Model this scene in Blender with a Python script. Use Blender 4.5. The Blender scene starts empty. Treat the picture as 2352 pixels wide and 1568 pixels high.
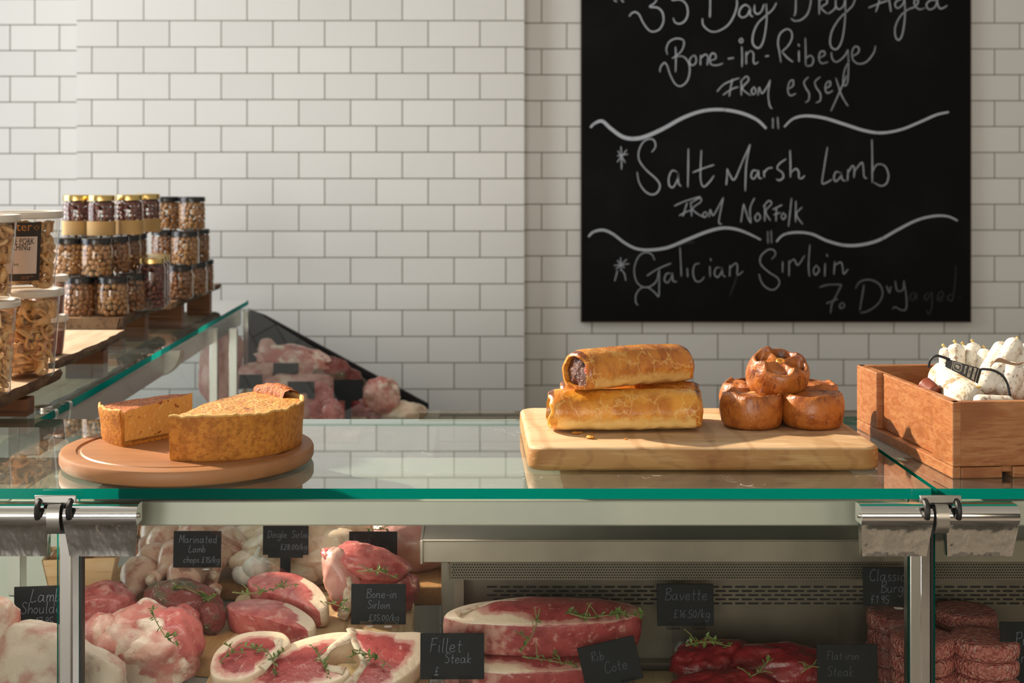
import bpy, math, random
from math import sin, cos, pi, radians as R
from mathutils import Vector, Matrix, noise
C = bpy.context.scene.collection
SC = bpy.context.scene
# ------------------------------------------------------------------ camera, light, exposure
F = 3200.0; CX, CY, CAMZ = 1096.0, 393.0, 1.60
cam = bpy.data.cameras.new('camera'); camo = bpy.data.objects.new('camera', cam); C.objects.link(camo)
camo.location = (0, 0, CAMZ); camo.rotation_euler = (pi / 2, 0, 0)
cam.sensor_fit = 'HORIZONTAL'; cam.sensor_width = 36.0; cam.lens = F / 2352 * 36.0
cam.shift_x = (1176 - CX) / 2352; cam.shift_y = -(784 - CY) / 2352
cam.clip_start = .02; cam.clip_end = 200
cam.dof.use_dof = True; cam.dof.focus_distance = 1.68; cam.dof.aperture_fstop = 8.5
SC.camera = camo
SC.view_settings.view_transform = 'Standard'; SC.view_settings.look = 'None'
SC.view_settings.gamma = 1.0; SC.view_settings.use_curve_mapping = False
SC.view_settings.exposure = 0.0
SC.cycles.use_denoising = True
SC.cycles.max_bounces = 10; SC.cycles.diffuse_bounces = 4; SC.cycles.glossy_bounces = 5
SC.cycles.transparent_max_bounces = 24; SC.cycles.transmission_bounces = 8
SC.cycles.caustics_reflective = False; SC.cycles.caustics_refractive = False
SC.cycles.sample_clamp_indirect = 4.0
w = bpy.data.worlds.new('sky'); SC.world = w; w.use_nodes = True
bg = w.node_tree.nodes['Background']; bg.inputs[0].default_value = (.80, .90, 1.0, 1); bg.inputs[1].default_value = .15

def lamp(name, kind, loc, direction, energy, color, **kw):
    l = bpy.data.lights.new(name, kind); l.energy = energy; l.color = color
    for k, v in kw.items(): setattr(l, k, v)
    o = bpy.data.objects.new(name, l); C.objects.link(o); o.location = loc
    o.rotation_euler = Vector(direction).to_track_quat('-Z', 'Y').to_euler()
    return o
lamp('sun', 'SUN', (-4, 4, 5), (.74, -.40, -.50), 8.5, (1, .84, .64), angle=R(1.6))
lamp('side_window_daylight', 'AREA', (-1.93, 2.75, 2.2), (1, .05, -.10), 46, (.96, .98, 1), shape='RECTANGLE', size=1.25, size_y=2.5)
for x_, e_, c_ in ((-1.45, 57, (1, .97, .91)), (-.15, 41, (1, .93, .80)), (1.80, 18, (1, .82, .58))):
    lamp('shopfront_daylight', 'AREA', (x_, -3.45, 1.75), (.02, 1, -.05), e_, c_, shape='RECTANGLE', size=1.0, size_y=2.0)

lamp('added_case_fill', 'AREA', (-.45, 1.66, 1.192), (0, .55, -1), .85, (1, .93, .84), shape='RECTANGLE', size=.85, size_y=.03)  # added fill under the canopy, brightens the meat in the left part only

# ------------------------------------------------------------------ helpers
def P(px, py, d): return Vector(((px - CX) / F * d, d, CAMZ - (py - CY) / F * d))
def PX(px, d): return (px - CX) / F * d
def PZ(py, d): return CAMZ - (py - CY) / F * d
def cat(pts, n=6, closed=False):
    pts = [Vector(p) for p in pts]
    if len(pts) < 3 and not closed:
        return [pts[0].lerp(pts[1], i / n) for i in range(n + 1)]
    out = []; L = len(pts)
    segs = L if closed else L - 1
    for i in range(segs):
        g = (lambda j: pts[j % L]) if closed else (lambda j: pts[min(max(j, 0), L - 1)])
        a, b, c, d = g(i - 1), g(i), g(i + 1), g(i + 2)
        for k in range(n):
            t = k / n
            out.append(.5 * ((2 * b) + (c - a) * t + (2 * a - 5 * b + 4 * c - d) * t * t + (3 * b - a - 3 * c + d) * t ** 3))
    if not closed: out.append(pts[-1])
    return out

class MB:
    def __init__(s): s.v = []; s.f = []; s.mi = []; s.a = []
    def add(s, vs, fs, mi=0, a=None):
        o = len(s.v); s.v += [tuple(v) for v in vs]
        s.a += list(a) if a is not None else [0.0] * len(vs)
        for f in fs: s.f.append(tuple(o + i for i in f)); s.mi.append(mi)
        return s
    def box(s, x0, x1, y0, y1, z0, z1, mi=0, M=None):
        vs = [Vector((x, y, z)) for z in (z0, z1) for y in (y0, y1) for x in (x0, x1)]
        if M is not None: vs = [M @ v for v in vs]
        fs = [(0, 2, 3, 1), (4, 5, 7, 6), (0, 1, 5, 4), (2, 6, 7, 3), (0, 4, 6, 2), (1, 3, 7, 5)]
        return s.add(vs, fs, mi)
    def grid(s, rows, mi=0, closed=True, a=None, cap0=False, cap1=False):
        n = len(rows[0]); vs = [p for r in rows for p in r]; fs = []
        m = n if closed else n - 1
        for i in range(len(rows) - 1):
            for j in range(m):
                k = (j + 1) % n
                fs.append((i * n + j, i * n + k, (i + 1) * n + k, (i + 1) * n + j))
        if cap0: fs.append(tuple(range(n - 1, -1, -1)))
        if cap1: fs.append(tuple((len(rows) - 1) * n + j for j in range(n)))
        aa = None if a is None else [x for r in a for x in r]
        return s.add(vs, fs, mi, aa)
    def lathe(s, prof, n=40, mi=0, M=None, cap=True, c=(0, 0, 0)):
        rows = []
        for r, z in prof:
            row = [Vector((c[0] + max(r, 1e-5) * cos(2 * pi * j / n), c[1] + max(r, 1e-5) * sin(2 * pi * j / n), c[2] + z)) for j in range(n)]
            rows.append([M @ v for v in row] if M is not None else row)
        return s.grid(rows, mi, True, None, cap and prof[0][0] > 1e-4, cap and prof[-1][0] > 1e-4)
    def tube(s, pts, r, n=8, mi=0, cap=True, closed=False, sq=1.0):
        pts = [Vector(p) for p in pts]; rows = []; L = len(pts)
        up = Vector((0.13, .31, .94)).normalized()
        for i, p in enumerate(pts):
            q0, q1 = (pts[(i - 1) % L], pts[(i + 1) % L]) if closed else (pts[max(i - 1, 0)], pts[min(i + 1, L - 1)])
            t = (q1 - q0)
            t = t.normalized() if t.length > 1e-9 else Vector((1, 0, 0))
            a = up - t * up.dot(t)
            a = a.normalized() if a.length > 1e-3 else t.orthogonal().normalized()
            b = t.cross(a); up = a
            rr = r(i / max(L - 1, 1)) if callable(r) else r
            rows.append([p + a * (rr * sq * cos(2 * pi * j / n)) + b * (rr * sin(2 * pi * j / n)) for j in range(n)])
        if closed: rows.append(rows[0])
        return s.grid(rows, mi, True, None, cap and not closed, cap and not closed)
    def blob(s, c, r, amp=.08, freq=2.0, seed=0, n=28, m=16, mi=0, M=None, sq=1.0, flat=None):
        rows = []; av = []
        for i in range(m + 1):
            ph = -pi / 2 + pi * i / m; row = []; ar = []
            for j in range(n):
                th = 2 * pi * j / n
                d = Vector((cos(ph) * cos(th), cos(ph) * sin(th), sin(ph)))
                if sq != 1.0: d = Vector([math.copysign(abs(x) ** sq, x) for x in d])
                nn = noise.noise(d * freq + Vector((seed * 7.3, seed * 3.1, seed))) + .5 * noise.noise(d * freq * 2.3 + Vector((seed * 2.3, seed, seed * 5.1))) + .22 * noise.noise(d * freq * 5.5 + Vector((seed, seed * 4.1, seed * 2.1)))
                k = 1 + amp * nn
                v = Vector((d.x * r[0] * k, d.y * r[1] * k, d.z * r[2] * k))
                if flat is not None and v.z < -r[2] * flat: v.z = -r[2] * flat + (v.z + r[2] * flat) * .12
                if M is not None: v = M @ v
                row.append(v + Vector(c)); ar.append(nn)
            rows.append(row); av.append(ar)
        return s.grid(rows, mi, True, av)
    def build(s, name, mats, parent=None, bevel=0, smooth=40, loc=None, rot=None, sub=0, attr=True, seg=2):
        me = bpy.data.meshes.new(name); me.from_pydata(s.v, [], s.f)
        for m_ in (mats if isinstance(mats, (list, tuple)) else [mats]): me.materials.append(m_)
        me.polygons.foreach_set('material_index', s.mi)
        if attr:
            at = me.attributes.new('k', 'FLOAT', 'POINT'); at.data.foreach_set('value', [float(x) for x in s.a])
        me.update(); me.validate()
        import bmesh
        bm = bmesh.new(); bm.from_mesh(me); bmesh.ops.recalc_face_normals(bm, faces=bm.faces); bm.to_mesh(me); bm.free()
        if smooth:
            me.polygons.foreach_set('use_smooth', [True] * len(me.polygons))
            try: me.set_sharp_from_angle(angle=R(smooth))
            except Exception: pass
        o = bpy.data.objects.new(name, me); C.objects.link(o)
        if parent is not None: o.parent = parent
        if loc is not None: o.location = loc
        if rot is not None: o.rotation_euler = rot
        if bevel:
            b = o.modifiers.new('bevel', 'BEVEL'); b.width = bevel; b.segments = seg; b.limit_method = 'ANGLE'; b.angle_limit = R(40); b.harden_normals = False
        if sub:
            m_ = o.modifiers.new('sub', 'SUBSURF'); m_.levels = sub; m_.render_levels = sub
        return o

def tag(o, label, cat_, group=None, kind=None):
    o['label'] = label; o['category'] = cat_
    if group: o['group'] = group
    if kind: o['kind'] = kind
    return o
def thing(name, label, cat_, loc=(0, 0, 0), rot=(0, 0, 0), group=None):
    o = bpy.data.objects.new(name, None); C.objects.link(o); o.location = loc; o.rotation_euler = rot
    o.empty_display_size = .05
    return tag(o, label, cat_, group)
def structure(o): o['kind'] = 'structure'; return o
def dup(root, loc, rot=None, label=None, group=None, scale=None):
    r = root.copy(); C.objects.link(r); r.location = loc
    if rot is not None: r.rotation_euler = rot
    if scale is not None: r.scale = scale
    if label: r['label'] = label
    if group: r['group'] = group
    for ch in list(root.children):
        c = ch.copy(); C.objects.link(c); c.parent = r
        for g in list(ch.children):
            d = g.copy(); C.objects.link(d); d.parent = c
    return r
ORD = ['first', 'second', 'third', 'fourth', 'fifth', 'sixth', 'seventh', 'eighth', 'ninth', 'tenth']

# ------------------------------------------------------------------ materials
def new_mat(name):
    m = bpy.data.materials.new(name); m.use_nodes = True
    nt = m.node_tree; nt.nodes.clear()
    out = nt.nodes.new('ShaderNodeOutputMaterial')
    return m, nt, out
def nd(nt, t, **kw):
    n = nt.nodes.new(t)
    for k, v in kw.items(): setattr(n, k, v)
    return n
def c4(c): return (c[0], c[1], c[2], 1)
def mathn(nt, op, a, b=None, clamp=False):
    n = nd(nt, 'ShaderNodeMath', operation=op, use_clamp=clamp)
    for i, x in enumerate((a, b)):
        if x is None: continue
        if isinstance(x, (int, float)): n.inputs[i].default_value = x
        else: nt.links.new(x, n.inputs[i])
    return n.outputs[0]
def texfac(nt, vec, ly):
    t = ly.get('tex', 'noise')
    if t == 'attr':
        a = nd(nt, 'ShaderNodeAttribute', attribute_name=ly.get('name', 'k')); f = a.outputs['Fac']
        if ly.get('jit'):
            n = nd(nt, 'ShaderNodeTexNoise'); n.inputs['Scale'].default_value = ly.get('scale', 60); n.inputs['Detail'].default_value = 3
            nt.links.new(vec, n.inputs['Vector'])
            f = mathn(nt, 'ADD', f, mathn(nt, 'MULTIPLY', mathn(nt, 'SUBTRACT', n.outputs['Fac'], .5), ly['jit']))
        return f
    mp = nd(nt, 'ShaderNodeMapping'); mp.inputs['Scale'].default_value = ly.get('stretch', (1, 1, 1))
    mp.inputs['Rotation'].default_value = ly.get('rot', (0, 0, 0))
    nt.links.new(vec, mp.inputs['Vector']); v = mp.outputs[0]
    if ly.get('warp'):
        wn = nd(nt, 'ShaderNodeTexNoise'); wn.inputs['Scale'].default_value = ly.get('wscale', ly.get('scale', 5) * .8); nt.links.new(v, wn.inputs['Vector'])
        mx = nd(nt, 'ShaderNodeVectorMath', operation='MULTIPLY_ADD')
        nt.links.new(wn.outputs['Color'], mx.inputs[0]); mx.inputs[1].default_value = (ly['warp'],) * 3; nt.links.new(v, mx.inputs[2]); v = mx.outputs[0]
    if t == 'noise':
        n = nd(nt, 'ShaderNodeTexNoise'); n.inputs['Detail'].default_value = ly.get('detail', 4); n.inputs['Roughness'].default_value = ly.get('nrough', .55)
        n.inputs['Distortion'].default_value = ly.get('dist', 0)
        o = n.outputs['Fac']
    elif t == 'edge':
        n = nd(nt, 'ShaderNodeTexVoronoi', feature='DISTANCE_TO_EDGE'); o = n.outputs['Distance']
    elif t == 'cell':
        n = nd(nt, 'ShaderNodeTexVoronoi', feature='F1'); o = n.outputs['Distance']
    elif t == 'wave':
        n = nd(nt, 'ShaderNodeTexWave', wave_type=ly.get('wtype', 'BANDS'), bands_direction=ly.get('dir', 'X'))
        n.inputs['Distortion'].default_value = ly.get('dist', 3); n.inputs['Detail'].default_value = ly.get('detail', 2); n.inputs['Detail Scale'].default_value = ly.get('dscale', 1)
        o = n.outputs['Fac']
    n.inputs['Scale'].default_value = ly.get('scale', 5); nt.links.new(v, n.inputs['Vector'])
    return o
SCALE = dict(quiche_crust=3.2, quiche_browned_top=3.0, quiche_slice_top=3.0, quiche_filling=2.6, glazed_pastry=1.7, golden_pastry=1.7, sausage_filling=3.5, pie_crust=2.8, salami_mould=3.0, salami_natural_casing=2.6,
    roasted_nuts=3, pale_nuts=3, dark_red_berries=3, pork_scratching=2.2, red_meat=2.6, marbled_rib_steak=2.4, dark_red_muscle=2.6, lamb_joint=2.6, lamb_shoulder_fat=2.6, poultry_skin=2.6, marinated_leg_skin=2.6, pink_pork=2.4,
    herb_crusted_meat=2.4, minced_burger=2.2, cut_bone=2, white_garlic=2, crate_wood=1.6, roast_orange_skin=2)
def mat(name, base, layers=(), rough=.5, metal=0, spec=.5, bump=None, coat=0, sss=0, rnd=True, coord='Object', rlayer=None, trans=0, coatr=.1):
    m, nt, out = new_mat(name); sc = SCALE.get(name, 1.0)
    def up(ly):
        ly = dict(ly); ly['scale'] = ly.get('scale', 60 if ly.get('tex') == 'attr' else 5) * sc
        if 'wscale' in ly: ly['wscale'] *= sc
        if 'warp' in ly: ly['warp'] /= sc
        return ly
    layers = [up(l) for l in layers]
    if bump: bump = [up(l) for l in (bump if isinstance(bump, (list, tuple)) else [bump])]
    b = nd(nt, 'ShaderNodeBsdfPrincipled'); nt.links.new(b.outputs[0], out.inputs[0])
    tc = nd(nt, 'ShaderNodeTexCoord'); vec = tc.outputs[coord]
    if rnd:
        oi = nd(nt, 'ShaderNodeObjectInfo'); ad = nd(nt, 'ShaderNodeVectorMath', operation='ADD')
        ml = nd(nt, 'ShaderNodeVectorMath', operation='SCALE'); ml.inputs[0].default_value = (7, 3, 11); nt.links.new(oi.outputs['Random'], ml.inputs['Scale'])
        nt.links.new(vec, ad.inputs[0]); nt.links.new(ml.outputs[0], ad.inputs[1]); vec = ad.outputs[0]
    cur = None
    for ly in layers:
        f = texfac(nt, vec, ly)
        mr = nd(nt, 'ShaderNodeMapRange'); mr.interpolation_type = 'SMOOTHSTEP'
        nt.links.new(f, mr.inputs[0]); mr.inputs[1].default_value = ly['lo']; mr.inputs[2].default_value = ly['hi']
        mr.inputs[4].default_value = ly.get('amt', 1.0)
        mx = nd(nt, 'ShaderNodeMix', data_type='RGBA'); nt.links.new(mr.outputs[0], mx.inputs[0])
        if cur is None: mx.inputs[6].default_value = c4(base)
        else: nt.links.new(cur, mx.inputs[6])
        mx.inputs[7].default_value = c4(ly['color']); cur = mx.outputs[2]
    if cur is None: b.inputs['Base Color'].default_value = c4(base)
    else: nt.links.new(cur, b.inputs['Base Color'])
    b.inputs['Roughness'].default_value = rough; b.inputs['Metallic'].default_value = metal
    b.inputs['Specular IOR Level'].default_value = spec
    b.inputs['Coat Weight'].default_value = coat; b.inputs['Coat Roughness'].default_value = coatr
    b.inputs['Transmission Weight'].default_value = trans
    if sss:
        b.inputs['Subsurface Weight'].default_value = sss; b.inputs['Subsurface Radius'].default_value = (.012, .005, .003); b.inputs['Subsurface Scale'].default_value = 1
    if rlayer:
        f = texfac(nt, vec, rlayer); mr = nd(nt, 'ShaderNodeMapRange'); nt.links.new(f, mr.inputs[0])
        mr.inputs[1].default_value = rlayer['lo']; mr.inputs[2].default_value = rlayer['hi']; mr.inputs[3].default_value = rlayer['r0']; mr.inputs[4].default_value = rlayer['r1']
        nt.links.new(mr.outputs[0], b.inputs['Roughness'])
    if bump:
        prev = None
        for ly in (bump if isinstance(bump, (list, tuple)) else [bump]):
            bn = nd(nt, 'ShaderNodeBump'); bn.inputs['Strength'].default_value = ly.get('str', .3); bn.inputs['Distance'].default_value = ly.get('bd', .002)
            nt.links.new(texfac(nt, vec, ly), bn.inputs['Height'])
            if prev is not None: nt.links.new(prev, bn.inputs['Normal'])
            prev = bn.outputs[0]
        nt.links.new(prev, b.inputs['Normal'])
    return m
def thin_glass(name, tint, gain=1.0, f0=.04, rough=0.0, dirt=0):
    m, nt, out = new_mat(name)
    g = nd(nt, 'ShaderNodeNewGeometry')
    dt = nd(nt, 'ShaderNodeVectorMath', operation='DOT_PRODUCT'); nt.links.new(g.outputs['Normal'], dt.inputs[0]); nt.links.new(g.outputs['Incoming'], dt.inputs[1])
    c = mathn(nt, 'ABSOLUTE', dt.outputs['Value'])
    f = mathn(nt, 'POWER', mathn(nt, 'SUBTRACT', 1.0, c, True), 5.0)
    f = mathn(nt, 'ADD', mathn(nt, 'MULTIPLY', f, 1 - f0), f0)
    f = mathn(nt, 'MULTIPLY', f, gain)
    f = mathn(nt, 'MULTIPLY', f, mathn(nt, 'SUBTRACT', 1.0, g.outputs['Backfacing']), True)
    tr = nd(nt, 'ShaderNodeBsdfTransparent'); tr.inputs[0].default_value = c4(tint)
    gl = nd(nt, 'ShaderNodeBsdfGlossy'); gl.inputs['Roughness'].default_value = rough; gl.inputs[0].default_value = (1, 1, 1, 1)
    mx = nd(nt, 'ShaderNodeMixShader'); nt.links.new(f, mx.inputs[0]); nt.links.new(tr.outputs[0], mx.inputs[1]); nt.links.new(gl.outputs[0], mx.inputs[2])
    res = mx.outputs[0]
    if dirt:
        tc = nd(nt, 'ShaderNodeTexCoord'); df = nd(nt, 'ShaderNodeBsdfDiffuse'); df.inputs[0].default_value = (.8, .85, .82, 1)
        a = texfac(nt, tc.outputs['Object'], dict(tex='edge', scale=34, stretch=(1, 1.6, 1), warp=.25, wscale=7))
        b_ = texfac(nt, tc.outputs['Object'], dict(tex='noise', scale=16, detail=5))
        s1 = mathn(nt, 'LESS_THAN', a, .012); s2 = mathn(nt, 'GREATER_THAN', b_, .585)
        k = mathn(nt, 'ADD', mathn(nt, 'MULTIPLY', mathn(nt, 'MULTIPLY', s1, s2), dirt), dirt * .10)
        m2 = nd(nt, 'ShaderNodeMixShader'); nt.links.new(k, m2.inputs[0]); nt.links.new(res, m2.inputs[1]); nt.links.new(df.outputs[0], m2.inputs[2]); res = m2.outputs[0]
    nt.links.new(res, out.inputs[0])
    return m
def tile_mat(name, base, mortar, bw):
    m, nt, out = new_mat(name)
    b = nd(nt, 'ShaderNodeBsdfPrincipled'); nt.links.new(b.outputs[0], out.inputs[0])
    uv = nd(nt, 'ShaderNodeUVMap')
    wn = nd(nt, 'ShaderNodeTexNoise'); wn.inputs['Scale'].default_value = .9; nt.links.new(uv.outputs[0], wn.inputs['Vector'])
    br = nd(nt, 'ShaderNodeTexBrick'); br.offset = .5; br.squash = 1.0
    nt.links.new(uv.outputs[0], br.inputs['Vector'])
    br.inputs['Color1'].default_value = c4(base); br.inputs['Color2'].default_value = c4([x * .93 for x in base]); br.inputs['Mortar'].default_value = c4(mortar)
    br.inputs['Scale'].default_value = 1; br.inputs['Mortar Size'].default_value = .022; br.inputs['Mortar Smooth'].default_value = .25
    br.inputs['Bias'].default_value = 0; br.inputs['Brick Width'].default_value = bw; br.inputs['Row Height'].default_value = 1
    nt.links.new(br.outputs['Color'], b.inputs['Base Color'])
    rr = nd(nt, 'ShaderNodeMapRange'); nt.links.new(br.outputs['Fac'], rr.inputs[0]); rr.inputs[3].default_value = .32; rr.inputs[4].default_value = .9
    nt.links.new(rr.outputs[0], b.inputs['Roughness'])
    br2 = nd(nt, 'ShaderNodeTexBrick'); br2.offset = .5
    nt.links.new(uv.outputs[0], br2.inputs['Vector'])
    br2.inputs['Scale'].default_value = 1; br2.inputs['Mortar Size'].default_value = .03; br2.inputs['Mortar Smooth'].default_value = 1.0
    br2.inputs['Brick Width'].default_value = bw; br2.inputs['Row Height'].default_value = 1
    h = mathn(nt, 'ADD', mathn(nt, 'MULTIPLY', br2.outputs['Fac'], -1.0), mathn(nt, 'MULTIPLY', wn.outputs['Fac'], .25))
    bn = nd(nt, 'ShaderNodeBump'); bn.inputs['Strength'].default_value = .35; bn.inputs['Distance'].default_value = .003; nt.links.new(h, bn.inputs['Height'])
    nt.links.new(bn.outputs[0], b.inputs['Normal'])
    return m

M = {}
M['plaster'] = mat('plaster', (.72, .70, .66), rough=.9)
M['dark_paint'] = mat('dark_shopfront_paint', (.05, .055, .06), rough=.6)
M['floor'] = mat('floor_boards', (.17, .15, .13), [dict(tex='wave', dir='X', scale=2.2, dist=.4, lo=.55, hi=.9, color=(.10, .09, .08)), dict(scale=3, lo=.4, hi=.7, color=(.24, .21, .18), amt=.6)], rough=.5)
M['chalkboard'] = mat('chalkboard_black', (.004, .004, .004), [dict(scale=3, lo=.5, hi=.85, color=(.010, .010, .011))], rough=.7, spec=.1)
M['board_edge'] = mat('board_edge_brown', (.06, .03, .012), rough=.7)
M['glass'] = thin_glass('counter_glass', (.86, .925, .90), 1.7, dirt=.22)
M['glass_front'] = thin_glass('front_glass', (.95, .97, .955), .6)
M['glass_slope'] = thin_glass('slope_glass', (.94, .96, .95), .22)
M['jar_glass'] = thin_glass('jar_glass', (.96, .965, .95), 1.6, rough=.03)
M['smoked'] = thin_glass('smoked_glass', (.80, .76, .70), .5)
M['plastic_clear'] = thin_glass('clear_plastic', (.93, .90, .86), 1.8, rough=.12)
M['acrylic'] = thin_glass('clear_acrylic', (.9, .9, .9), 2.0, f0=.06, rough=.02)
def teal():
    m, nt, out = new_mat('glass_edge_teal')
    df = nd(nt, 'ShaderNodeBsdfDiffuse'); df.inputs[0].default_value = (.0, .095, .075, 1)
    tl = nd(nt, 'ShaderNodeBsdfTranslucent'); tl.inputs[0].default_value = (.0, .34, .28, 1)
    gl = nd(nt, 'ShaderNodeBsdfGlossy'); gl.inputs['Roughness'].default_value = .08
    m1 = nd(nt, 'ShaderNodeMixShader'); m1.inputs[0].default_value = .42; nt.links.new(df.outputs[0], m1.inputs[1]); nt.links.new(tl.outputs[0], m1.inputs[2])
    m2 = nd(nt, 'ShaderNodeMixShader'); m2.inputs[0].default_value = .05; nt.links.new(m1.outputs[0], m2.inputs[1]); nt.links.new(gl.outputs[0], m2.inputs[2])
    nt.links.new(m2.outputs[0], out.inputs[0]); return m
M['teal_edge'] = teal()
M['canopy_face'] = mat('satin_canopy_steel', (.66, .635, .56), [dict(scale=4, stretch=(1, .1, .1), lo=.4, hi=.7, color=(.56, .545, .50))], rough=.38, metal=.35, rnd=False)
M['canopy_white'] = mat('pale_canopy', (.55, .55, .52), rough=.5)
M['chrome'] = mat('chrome', (.86, .85, .84), rough=.07, metal=1, rnd=False)
M['chrome_wavy'] = mat('chrome_pressed', (.60, .595, .58), rough=.11, metal=1, bump=dict(scale=24, stretch=(1.3, 1, .9), detail=3, str=.6, bd=.005), rnd=False)
M['steel'] = mat('brushed_steel', (.58, .565, .53), rough=.30, metal=1, bump=dict(scale=60, stretch=(.05, 1, 1), str=.06, bd=.001), rnd=False)
M['steel_dull'] = mat('dull_steel', (.33, .285, .23), [dict(scale=9, lo=.35, hi=.7, color=(.27, .23, .185))], rough=.42, metal=.7, rnd=False)
M['steel_pale'] = mat('satin_steel', (.74, .71, .64), rough=.5, metal=.1, rnd=False)
M['steel_panel'] = mat('brown_steel_panel', (.20, .165, .125), [dict(scale=9, lo=.35, hi=.7, color=(.16, .13, .098))], rough=.45, metal=.5, rnd=False)
M['black'] = mat('black_rubber', (.008, .008, .008), rough=.5)
M['black_panel'] = mat('black_panel', (.012, .012, .014), [dict(scale=6, lo=.5, hi=.75, color=(.035, .035, .04))], rough=.5, spec=.25)
M['slot'] = mat('slot_dark', (.012, .011, .01), rough=.8)
M['slate'] = mat('slate_black', (.009, .010, .012), rough=.6, spec=.2)
M['deck'] = mat('deck_white_steel', (.42, .42, .40), rough=.35, metal=.2)
WOODG = dict(tex='noise', detail=6)
def wood(name, base, dark, light, axis='X', s=1.0, rough=.55, spec=.3):
    st = {'X': (.9, 14, 14), 'Y': (14, .9, 14), 'Z': (14, 14, .9)}[axis]
    st2 = {'X': (.6, 3, 3), 'Y': (3, .6, 3), 'Z': (3, 3, .6)}[axis]
    return mat(name, base, [dict(scale=5 * s, stretch=st2, dist=1.0, lo=.38, hi=.62, color=light), dict(scale=9 * s, stretch=st, detail=5, lo=.48, hi=.70, color=dark, amt=.75),
               dict(scale=16 * s, stretch=st2, lo=.66, hi=.74, color=dark, amt=.6)], rough=rough, spec=spec, bump=dict(scale=14 * s, stretch=st, detail=3, str=.25, bd=.001))
M['board_pale'] = mat('pale_chopping_board_wood', (.64, .46, .28), [
    dict(scale=5, stretch=(.8, 2, 3), dist=1.2, lo=.40, hi=.62, color=(.43, .25, .11), amt=.85),
    dict(tex='wave', dir='X', scale=5, dist=14, detail=3, dscale=1.4, stretch=(1, .2, 2.2), lo=.80, hi=1.0, color=(.32, .16, .06), amt=.32),
    dict(scale=30, stretch=(.35, 6, 6), detail=5, lo=.52, hi=.72, color=(.34, .18, .07), amt=.55),
    dict(scale=12, stretch=(1, 1.5, 2), lo=.62, hi=.70, color=(.22, .10, .035), amt=.6),
    dict(scale=34, stretch=(.5, 2, 2), lo=.735, hi=.76, color=(.04, .018, .006), amt=.9)], rough=.6, spec=.3, bump=dict(scale=45, stretch=(.3, 4, 4), detail=4, str=.35, bd=.0012))
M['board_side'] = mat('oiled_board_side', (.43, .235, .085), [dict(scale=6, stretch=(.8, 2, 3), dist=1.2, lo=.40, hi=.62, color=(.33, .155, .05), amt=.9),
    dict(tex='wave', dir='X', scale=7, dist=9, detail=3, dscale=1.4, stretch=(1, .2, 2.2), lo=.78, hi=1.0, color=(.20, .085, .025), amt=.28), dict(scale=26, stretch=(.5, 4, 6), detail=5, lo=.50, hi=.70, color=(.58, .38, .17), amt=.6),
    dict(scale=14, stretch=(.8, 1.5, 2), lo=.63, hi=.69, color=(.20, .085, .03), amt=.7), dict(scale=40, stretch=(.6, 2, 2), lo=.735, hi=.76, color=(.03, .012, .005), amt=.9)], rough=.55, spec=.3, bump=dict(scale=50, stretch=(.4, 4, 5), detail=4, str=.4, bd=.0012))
M['board_round'] = mat('round_board_beech', (.35, .15, .056), [dict(tex='noise', scale=8, stretch=(1, 8, 8), detail=5, lo=.4, hi=.7, color=(.27, .105, .038), amt=.7),
    dict(scale=4, stretch=(1, 3, 3), lo=.45, hi=.7, color=(.42, .20, .085), amt=.6)], rough=.5, bump=dict(scale=40, stretch=(.3, 3, 3), str=.12, bd=.001))
M['crate'] = mat('crate_wood', (.32, .11, .035), [dict(scale=7, stretch=(1.2, 3, 8), dist=1.5, lo=.35, hi=.65, color=(.42, .19, .075), amt=.9),
    dict(scale=40, stretch=(1, 2, 9), detail=4, lo=.5, hi=.75, color=(.20, .06, .018), amt=.75), dict(scale=5, lo=.55, hi=.7, color=(.24, .08, .026), amt=.8)], rough=.42, bump=dict(scale=60, stretch=(.4, 2, 6), str=.2, bd=.001))
M['shelf_wood'] = mat('live_edge_wood', (.60, .44, .30), [dict(scale=6, stretch=(6, .8, 6), detail=5, lo=.4, hi=.7, color=(.42, .27, .16), amt=.8)], rough=.6)
M['shelf_dark'] = wood('brown_shelf_wood', (.25, .13, .065), (.13, .06, .03), (.33, .19, .10), 'Y')
M['bark'] = mat('bark_edge', (.10, .052, .026), [dict(scale=40, stretch=(1, .5, 1.5), detail=5, lo=.4, hi=.65, color=(.17, .10, .055))], rough=.85, bump=dict(scale=60, str=.8, bd=.004))
M['block_wood'] = wood('dark_block_wood', (.17, .06, .025), (.09, .03, .012), (.22, .085, .035))
M['board_meat'] = wood('meat_board_wood', (.55, .37, .19), (.38, .23, .10), (.63, .46, .26), 'Y')
M['board_meat_dark'] = wood('oiled_meat_board', (.38, .19, .07), (.24, .11, .035), (.46, .25, .10), 'Y')
M['chip'] = wood('poplar_veneer', (.68, .47, .25), (.55, .35, .17), (.74, .55, .33), 'X', 2)
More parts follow.
